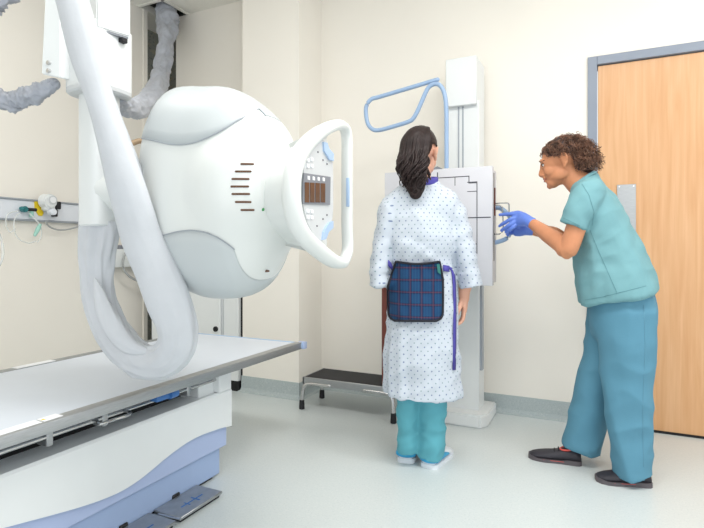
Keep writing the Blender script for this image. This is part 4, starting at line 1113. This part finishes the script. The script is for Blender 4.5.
# keep hair off the face and the ears
Hi = HP.inverted()
b2 = B(); b2.from_mesh(hme)
kill = [v for v in b2.verts if ((lambda q: (q.y > 0.052 + 0.25 * (q.z - 0.04) * (1 if q.z < 0.09 else -1) and q.z < 0.085) or (q.x > 0.030 and q.z < 0.032 and q.y > -0.060))(Hi @ v.co))]
bmesh.ops.delete(b2, geom=kill, context='VERTS'); b2.to_mesh(hme); b2.free()
for p in hme.polygons: p.use_smooth = True
hair = part('hair', hme, M['hairdark'], pat)
random.seed(4)
bm = B(); t = bmesh.new()
for k in range(150):
    a = random.uniform(-1, 1)
    ph = random.uniform(0, 6.28); amp = random.uniform(0.012, 0.028); r = random.uniform(0.002, 0.005)
    pts = []
    a = a * 0.86 - 0.14; ax = a * 1.25
    end = random.uniform(0.75, 1.0)
    for i in range(22):
        s = i / 21 * end
        if s < 0.45:
            q = s / 0.45; el = math.radians(100 - 120 * q)
            rr = 0.086 * math.sin(ax) if abs(ax) < 1.57 else 0.086
            x = 0.086 * math.sin(ax) * (0.35 + 0.65 * math.sin(min(pi / 2, q * 1.9))) + 0.01 * (1 - q); 
            yy = -0.026 - 0.103 * math.cos(ax * 0.9) * math.sin(min(pi / 2, q * pi / 1.7)) + 0.02 * (1 - q)
            z = 0.040 + 0.095 * math.cos(min(pi * 0.62, q * pi * 0.62)) * (1 - 0.15 * abs(a))
            p = Vector((x, yy, z))
        else:
            q = (s - 0.45) / 0.55
            x0 = 0.086 * math.sin(ax)
            x = x0 * (1 - q) + (a * 0.050 + 0.022) * q - 0.004 * math.sin(pi * q)
            yy0 = -0.026 - 0.103 * math.cos(ax * 0.9)
            yy = yy0 * (1 - q) + (-0.128 - 0.022 * (1 - a * a) ) * q - 0.012 * math.sin(pi * q)
            z0h = 0.040 + 0.095 * math.cos(pi * 0.62) * (1 - 0.15 * abs(a))
            z = z0h * (1 - q) + (-0.225 + 0.05 * abs(a)) * q
            w = amp * min(1, q * 2.2)
            p = Vector((x + w * math.sin(ph + q * 9), yy + w * 0.7 * math.cos(ph + q * 9), z))
        pts.append((p, r if i < 19 else r * 0.6))
    chain(t, pts, ref=(0.2, 1, 0.1), n=6, sub=1)
# loose curls either side and the curled tip
for (x0, z0, x1, dx) in ((0.055, -0.07, 0.070, -1), (0.058, -0.05, 0.066, -1), (-0.050, -0.05, -0.044, 1), (-0.052, -0.075, -0.04, 1)):
    pts = []
    for i in range(16):
        s = i / 15; pts.append((Vector((x0 + (x1 - x0) * s + dx * 0.012 * math.sin(s * 6), -0.095 - 0.02 * math.cos(s * 6), z0 - 0.075 * s + 0.016 * math.sin(s * 7))), 0.006 * (1 - 0.5 * s)))
    chain(t, pts, ref=(0.2, 1, 0.1), n=8, sub=2)
for k in range(5):
    pts = []
    for i in range(18):
        th = pi * (1.0 + i / 17 * 1.5) + 0.1 * k; rr = 0.026 - 0.003 * k
        pts.append((Vector((0.022 + rr * math.cos(th), -0.135 - 0.003 * k, -0.205 + rr * 1.0 * math.sin(th))), 0.0055))
    chain(t, pts, ref=(0, 1, 0), n=8, sub=1)
add(bm, t, HP)
obj('hair_strands', bm, M['hairdark'], hair, 180)['kind'] = 'stuff'

# ------------------------------------------------------------------ TECHNICIAN
YC = 2.665
tp = thing('person', 'radiographer in teal scrubs and blue gloves leaning toward the detector', 'person', (0.09, YC, 0))
q = lambda px, py, y=0.0: PY(px, py, YC + y)
HT = head_mtx(q(561.5, 162.5, 0.0), math.radians(84), math.radians(-13), 0.0)
ry = Vector((0, 1, 0))
bm = B(); build_head(bm, HT)
chain(bm, [(q(566, 168), 0.052, 0.055), (q(577, 181), 0.053, 0.058), (q(588, 190), 0.085, 0.07)], ref=ry, n=20)
chain(bm, [(q(587, 190), 0.08, 0.045), (q(591, 202), 0.135, 0.060), (q(598, 222), 0.14, 0.078), (q(607, 255), 0.13, 0.092), (q(614, 280), 0.135, 0.09), (q(617, 296), 0.135, 0.088)], ref=ry, n=24)
# legs: near (left) leg back, far (right) leg stepping forward
chain(bm, [(q(624, 309, -.08), 0.075), (q(631, 385, -.075), 0.058), (q(636, 425, -.07), 0.05), (q(638, 470, -.055), 0.036), (q(638, 477, -.055), 0.033)], n=16)
chain(bm, [(q(614, 309, .08), 0.075), (q(597, 380, .08), 0.058), (q(585, 420, .08), 0.05), (q(574, 448, .08), 0.036), (q(573, 455, .08), 0.033)], n=16)
chain(bm, [(q(640, 476, -.055), 0.03), (q(620, 480, -.055), 0.020)], n=12, sub=2)
chain(bm, [(q(573, 455, .08), 0.03), (q(556, 456, .08), 0.020)], n=12, sub=2)
# arms
sh = q(587, 194, -.17); el = q(568, 250, -.19); wr = q(533, 224, 0.0)
chain(bm, [(q(594, 197, -.12), 0.042), (q(588.5, 199, -.16), 0.042), (q(577, 225, -.19), 0.043), (el, 0.040), (q(562, 244, -.16), 0.043), (q(547, 234, -.08), 0.037), (wr, 0.0265), (q(528, 221, .02), 0.020)], ref=ry, n=18)
sh2 = q(590, 194, .17); 
chain(bm, [(q(594, 197, .12), 0.042), (q(590, 199, .16), 0.042), (q(578, 222, .19), 0.043), (q(569, 243, .2), 0.040), (q(555, 235, .18), 0.040), (q(545, 232, .15), 0.034), (q(533, 230.5, .12), 0.026), (q(528, 230, .12), 0.019)], ref=ry, n=18)
ellip(bm, q(525, 220, .028), (0.02, 0.014, 0.016)); ellip(bm, q(525, 230, .12), (0.02, 0.012, 0.014))
tbody = part('body', remesh(bm, 0.0042, 3), M['skintan'], tp)
head_extras(HT, tbody, 'haircurl', 'haircap')
# gloves
bm = B()
chain(bm, [(q(531.5, 223, 0.008), 0.031, 0.029), (q(528, 221, .015), 0.030, 0.028), (q(523, 219.5, .03), 0.026, 0.036), (q(517.5, 218.5, .045), 0.019, 0.040), (q(514.5, 218.5, .05), 0.016, 0.038)], ref=ry, n=20, dome=True)
for pts in ([(517, 214.5, .04), (511, 214, .05), (505.5, 214.2, .06), (500, 214.8, .07)],
            [(516, 217.5, .036), (510.5, 219.5, .03), (505, 222.5, .04), (499.5, 226, .06)],
            [(516, 221, .036), (511, 224, .026), (506.5, 227, .03), (501.5, 230.5, .05)],
            [(517, 224, .04), (513, 227.5, .028), (509.5, 230, .035), (506, 232, .05)]):
    chain(bm, [(q(*p), r) for p, r in zip(pts, (0.0115, 0.0102, 0.0095, 0.0078))], n=12, sub=4)
chain(bm, [(q(524, 216, .045), 0.014), (q(519, 213.5, .075), 0.012), (q(514, 213, .095), 0.0105), (q(509, 214, .11), 0.0085)], n=12, sub=4)
gm = remesh(bm, 0.0026, 2)
displace(gm, lambda c, n: 0.0012 * N3(c.x * 60, c.y * 60, c.z * 60))
part('glove', gm, M['glove'], tp)
bm = B()
chain(bm, [(q(531, 230.5, .12), 0.029, 0.027), (q(526, 230, .12), 0.028, 0.028), (q(521, 229.5, .13), 0.022, 0.036), (q(516, 229, .14), 0.018, 0.038)], ref=ry, n=20)
for k, (dz, l) in enumerate(((-1, 0), (2, 0), (5, 0), (7.5, 0))):
    chain(bm, [(q(516, 226 + dz * 0.9, .145), 0.0115), (q(511, 225.5 + dz, .155), 0.0102), (q(507.5, 226.5 + dz, .135), 0.0095), (q(508, 227.5 + dz, .11), 0.008)], n=12, sub=4)
chain(bm, [(q(521, 227, .115), 0.013), (q(515, 225, .10), 0.0115), (q(511, 224.5, .10), 0.009)], n=12, sub=4)
part('glove', remesh(bm, 0.0028, 2), M['glove'], tp)
# scrub top
bm = B()
chain(bm, [(q(583, 178.5), 0.070, 0.066), (q(585.5, 184.5), 0.11, 0.072), (q(589, 193), 0.165, 0.085), (q(595, 211), 0.178, 0.112), (q(600, 232), 0.178, 0.134), (q(607, 257), 0.178, 0.158), (q(613.5, 280), 0.186, 0.168), (q(618, 297.5), 0.192, 0.173)], ref=ry, n=36, dome=False)
chain(bm, [(q(592, 190, -.10), 0.066, 0.062), (q(589, 193, -.15), 0.066, 0.066), (q(582, 206, -.175), 0.066, 0.062), (q(572.5, 226.5, -.185), 0.068, 0.060)], ref=ry, n=24, dome=False)
chain(bm, [(q(592, 190, .10), 0.066, 0.062), (q(589, 193, .15), 0.066, 0.066), (q(582, 206, .175), 0.066, 0.062), (q(571, 224, .195), 0.066, 0.060)], ref=ry, n=24, dome=False)
tme = remesh(bm, 0.007, 4)
def tfold(c, n):
    v = 0.012 * N3(c.x * 6 + c.z * 3, c.y * 6, c.z * 4 + 7) + 0.007 * N3(c.x * 16 + c.z * 12, c.y * 10, c.z * 12 - c.x * 10)
    lo = max(0, min(1, (1.15 - c.z) / 0.35))
    v += 0.010 * lo * N3(c.x * 12 - c.z * 5, c.y * 12, c.z * 1.5)
    v += 0.011 * (rdg(c.x * 5 + c.z * 6, c.y * 3, c.z * 4 - c.x * 5) - 0.6) * (0.4 + 0.6 * lo) + 0.005 * (rdg(c.x * 11 - c.z * 7, c.y * 6, c.z * 10) - 0.6)
    return v
displace(tme, tfold)
topo = part('scrub_top', tme, M['scrubtop'], tp)
# neckline band, hem stitching and sleeve hem
def band(name, ctr, ra, rb, ax, w, m, parent, tilt=0.0):
    bm = B(); pts = []
    ax = Vector(ax).normalized(); s = ry - ax * ry.dot(ax); s.normalize(); o = ax.cross(s)
    for k in range(32):
        th = 2 * pi * k / 32; pts.append((ctr + s * (ra * math.cos(th)) + o * (rb * math.sin(th)), w, 0.004))
    chain(bm, pts, ref=ax, n=8, sub=1, closed=True); return obj(name, bm, m, parent, 180)
ax = q(588, 186) - q(580, 176)
band('neckline', q(584, 180.5), 0.066, 0.062, ax, 0.008, M['scrubtop'], topo)
# trousers
bm = B()
chain(bm, [(q(617, 280), 0.15, 0.12), (q(621, 300), 0.165, 0.140), (q(622.5, 322), 0.165, 0.142)], ref=ry, n=32, sub=4)
chain(bm, [(q(625, 310, -.07), 0.10, 0.122), (q(627.5, 350, -.07), 0.098, 0.117), (q(629, 400, -.068), 0.094, 0.108), (q(630.5, 440, -.062), 0.092, 0.096), (q(632, 471, -.055), 0.092, 0.086), (q(632.5, 476, -.055), 0.090, 0.084)], ref=ry, n=30, dome=False)
chain(bm, [(q(610, 310, .08), 0.10, 0.110), (q(603, 350, .085), 0.096, 0.098), (q(592.5, 400, .085), 0.092, 0.094), (q(581.5, 449, .085), 0.090, 0.094)], ref=ry, n=30, dome=False)
pme = remesh(bm, 0.008, 4)
displace(pme, lambda c, n: 0.006 * N3(c.x * 9 + c.z * 2, c.y * 8, c.z * 2.2) + 0.014 * (rdg(c.x * 6 + c.z * 1.2, c.y * 5, c.z * 1.3) - 0.6) + 0.008 * (rdg(c.x * 4 + c.z * 6 + 3, c.y * 4, c.z * 6 - c.x * 5) - 0.6))
trou = part('scrub_trousers', pme, M['scrubpant'], tp)
for hx, hy, tx, ty in ((650, 485, 596, 480), (581, 464, 529, 456.5)):
    he = PZ(hx, hy, 0.0); to = PZ(tx, ty, 0.0)
    u, hh, d, s, L = shoe(he, to, 0.92, tp, 'shoe', 'solegrey', 'shoe', 0.046)
    bm = B(); pts = []
    for k in range(20):
        th = 2 * pi * k / 20; pts.append((hh + d * (0.22 * L + 0.17 * L * math.cos(th)) + s * (0.030 * math.sin(th)) + Vector((0, 0, 0.070 - 0.010 * math.cos(th))), 0.0045))
    chain(bm, pts, ref=(0, 0, 1), n=8, sub=1, closed=True); obj('collar_trim', bm, M['coral'], u, 180)
    bm = B(); R = []
    for f, ww in ((-0.01, .5), (0.05, .76), (0.3, .82), (0.5, .9), (0.7, 1.02), (0.9, .82), (1.0, .4)):
        c = hh + d * (f * L); x = 0.046 * ww * 1.08
        R.append([c + s * x + Vector((0, 0, .012)), c + s * x + Vector((0, 0, 0.0138)), c - s * x + Vector((0, 0, 0.0138)), c - s * x + Vector((0, 0, .012))])
    loft(bm, R); obj('foxing_line', bm, M['coral'], u, 50)
    for k in range(4):
        bm = B(); f = 0.42 + 0.075 * k; zz = 0.066 - 0.0085 * k
        chain(bm, [(hh + d * f * L + s * 0.020 + Vector((0, 0, zz - 0.006)), 0.0028), (hh + d * (f + .01) * L + Vector((0, 0, zz)), 0.0028), (hh + d * f * L - s * 0.020 + Vector((0, 0, zz - 0.006)), 0.0028)], n=6, sub=3)
        obj('lace', bm, M['black'], u, 180)
# seams
def seam(me, base_, pxs, name, m, parent, r=0.0014):
    bv = BVHTree.FromPolygons([v.co + base_ for v in me.vertices], [tuple(p.vertices) for p in me.polygons])
    o = Vector((0, 0, EYE)); pts = []
    for (x0, y0), (x1, y1) in zip(pxs[:-1], pxs[1:]):
        for k in range(6):
            d = ray(x0 + (x1 - x0) * k / 6, y0 + (y1 - y0) * k / 6).normalized(); h = bv.ray_cast(o, d)
            if h[0]: pts.append((h[0] - d * r * 0.4, r))
    bm = B(); chain(bm, pts, ref=(0, 1, 0), n=6, sub=1); obj(name, bm, m, parent, 180)
M['seamteal'] = mat('teal_stitching', (96, 142, 150), 0.9); M['seamblue'] = mat('blue_stitching', (98, 146, 168), 0.9)
tb_ = Vector((0.09, YC, 0))
seam(tme, tb_, [(590, 230), (599, 252), (610, 277), (618, 295)], 'side_seam', M['seamteal'], topo)
seam(tme, tb_, [(585, 300), (602, 297), (630, 290), (649, 285)], 'hem_stitching', M['seamteal'], topo)
seam(tme, tb_, [(563, 218), (570, 221), (582, 227)], 'sleeve_stitching', M['seamteal'], topo)
seam(tme, tb_, [(582, 184), (589, 195), (594, 212), (592, 228)], 'armhole_seam', M['seamteal'], topo)
seam(pme, tb_, [(644, 305), (645, 350), (643, 400), (643, 440), (644, 472)], 'side_seam', M['seamblue'], trou)
# curly hair
bm = B(); t = bmesh.new()
ellip(t, (0, -0.020, 0.038), (0.079, 0.105, 0.0845), n=28); ellip(t, (0, -0.075, 0.0), (0.066, 0.060, 0.075), n=20); ellip(t, (0, -0.105, -0.03), (0.05, 0.045, 0.055), n=16)
add(bm, t, HT); hm = remesh(bm, 0.006, 2)
Hi2 = HT.inverted(); b2 = B(); b2.from_mesh(hm)
def off_face(p):
    return (p.y > 0.045 and p.z < 0.062) or (p.y > -0.01 and p.z < 0.020 + 0.3 * max(0, p.y)) or (p.y > -0.056 and p.z < 0.018)
bmesh.ops.delete(b2, geom=[v for v in b2.verts if off_face(Hi2 @ v.co)], context='VERTS'); b2.to_mesh(hm); b2.free()
for p in hm.polygons: p.use_smooth = True
h2 = part('hair', hm, M['haircap'], tp)
random.seed(11)
bm = B(); t = bmesh.new()
made = 0
while made < 1100:
    th = random.uniform(0, 2 * pi); zz = random.uniform(-0.65, 1)
    rr = math.sqrt(max(0, 1 - zz * zz))
    if random.random() < 0.6: c0 = Vector((0, -0.022, 0.037)); rad = Vector((0.080, 0.104, 0.078))
    else: c0 = Vector((0, -0.085, -0.008)); rad = Vector((0.068, 0.068, 0.078))
    n0 = Vector((rr * math.cos(th), rr * math.sin(th), zz))
    p = c0 + Vector((n0.x * rad.x, n0.y * rad.y, n0.z * rad.z))
    if p.y > 0.05 and p.z < 0.066: continue
    if p.y > -0.01 and p.z < 0.026 + 0.3 * max(0, p.y): continue
    if p.y > -0.058 and p.z < 0.024: continue
    if p.z < -0.075: continue
    dirn = (n0 + Vector((random.uniform(-.7, .7), random.uniform(-1.0, .2), random.uniform(-.9, .3)))).normalized()
    a = dirn.orthogonal().normalized(); b_ = dirn.cross(a)
    ln_ = random.uniform(0.022, 0.048) * (0.62 if p.y > -0.02 else 0.95); cr = random.uniform(0.0042, 0.0075); tr = random.uniform(0.0012, 0.0022); tn = random.uniform(1.3, 2.4); ph = random.uniform(0, 6.28)
    pts = []
    for i in range(13):
        s = i / 12
        pts.append((p + dirn * (ln_ * (s - 0.15)) + a * (cr * math.cos(ph + s * tn * 6.28)) + b_ * (cr * math.sin(ph + s * tn * 6.28)) + Vector((0, 0, -0.012 * s * s)), tr * (1 - 0.4 * s)))
    chain(t, pts, ref=(0.3, 0.5, 0.8), n=5, sub=1, dome=False)
    made += 1
add(bm, t, HT)
obj('hair_curls', bm, M['haircurl'], h2, 180)['kind'] = 'stuff'
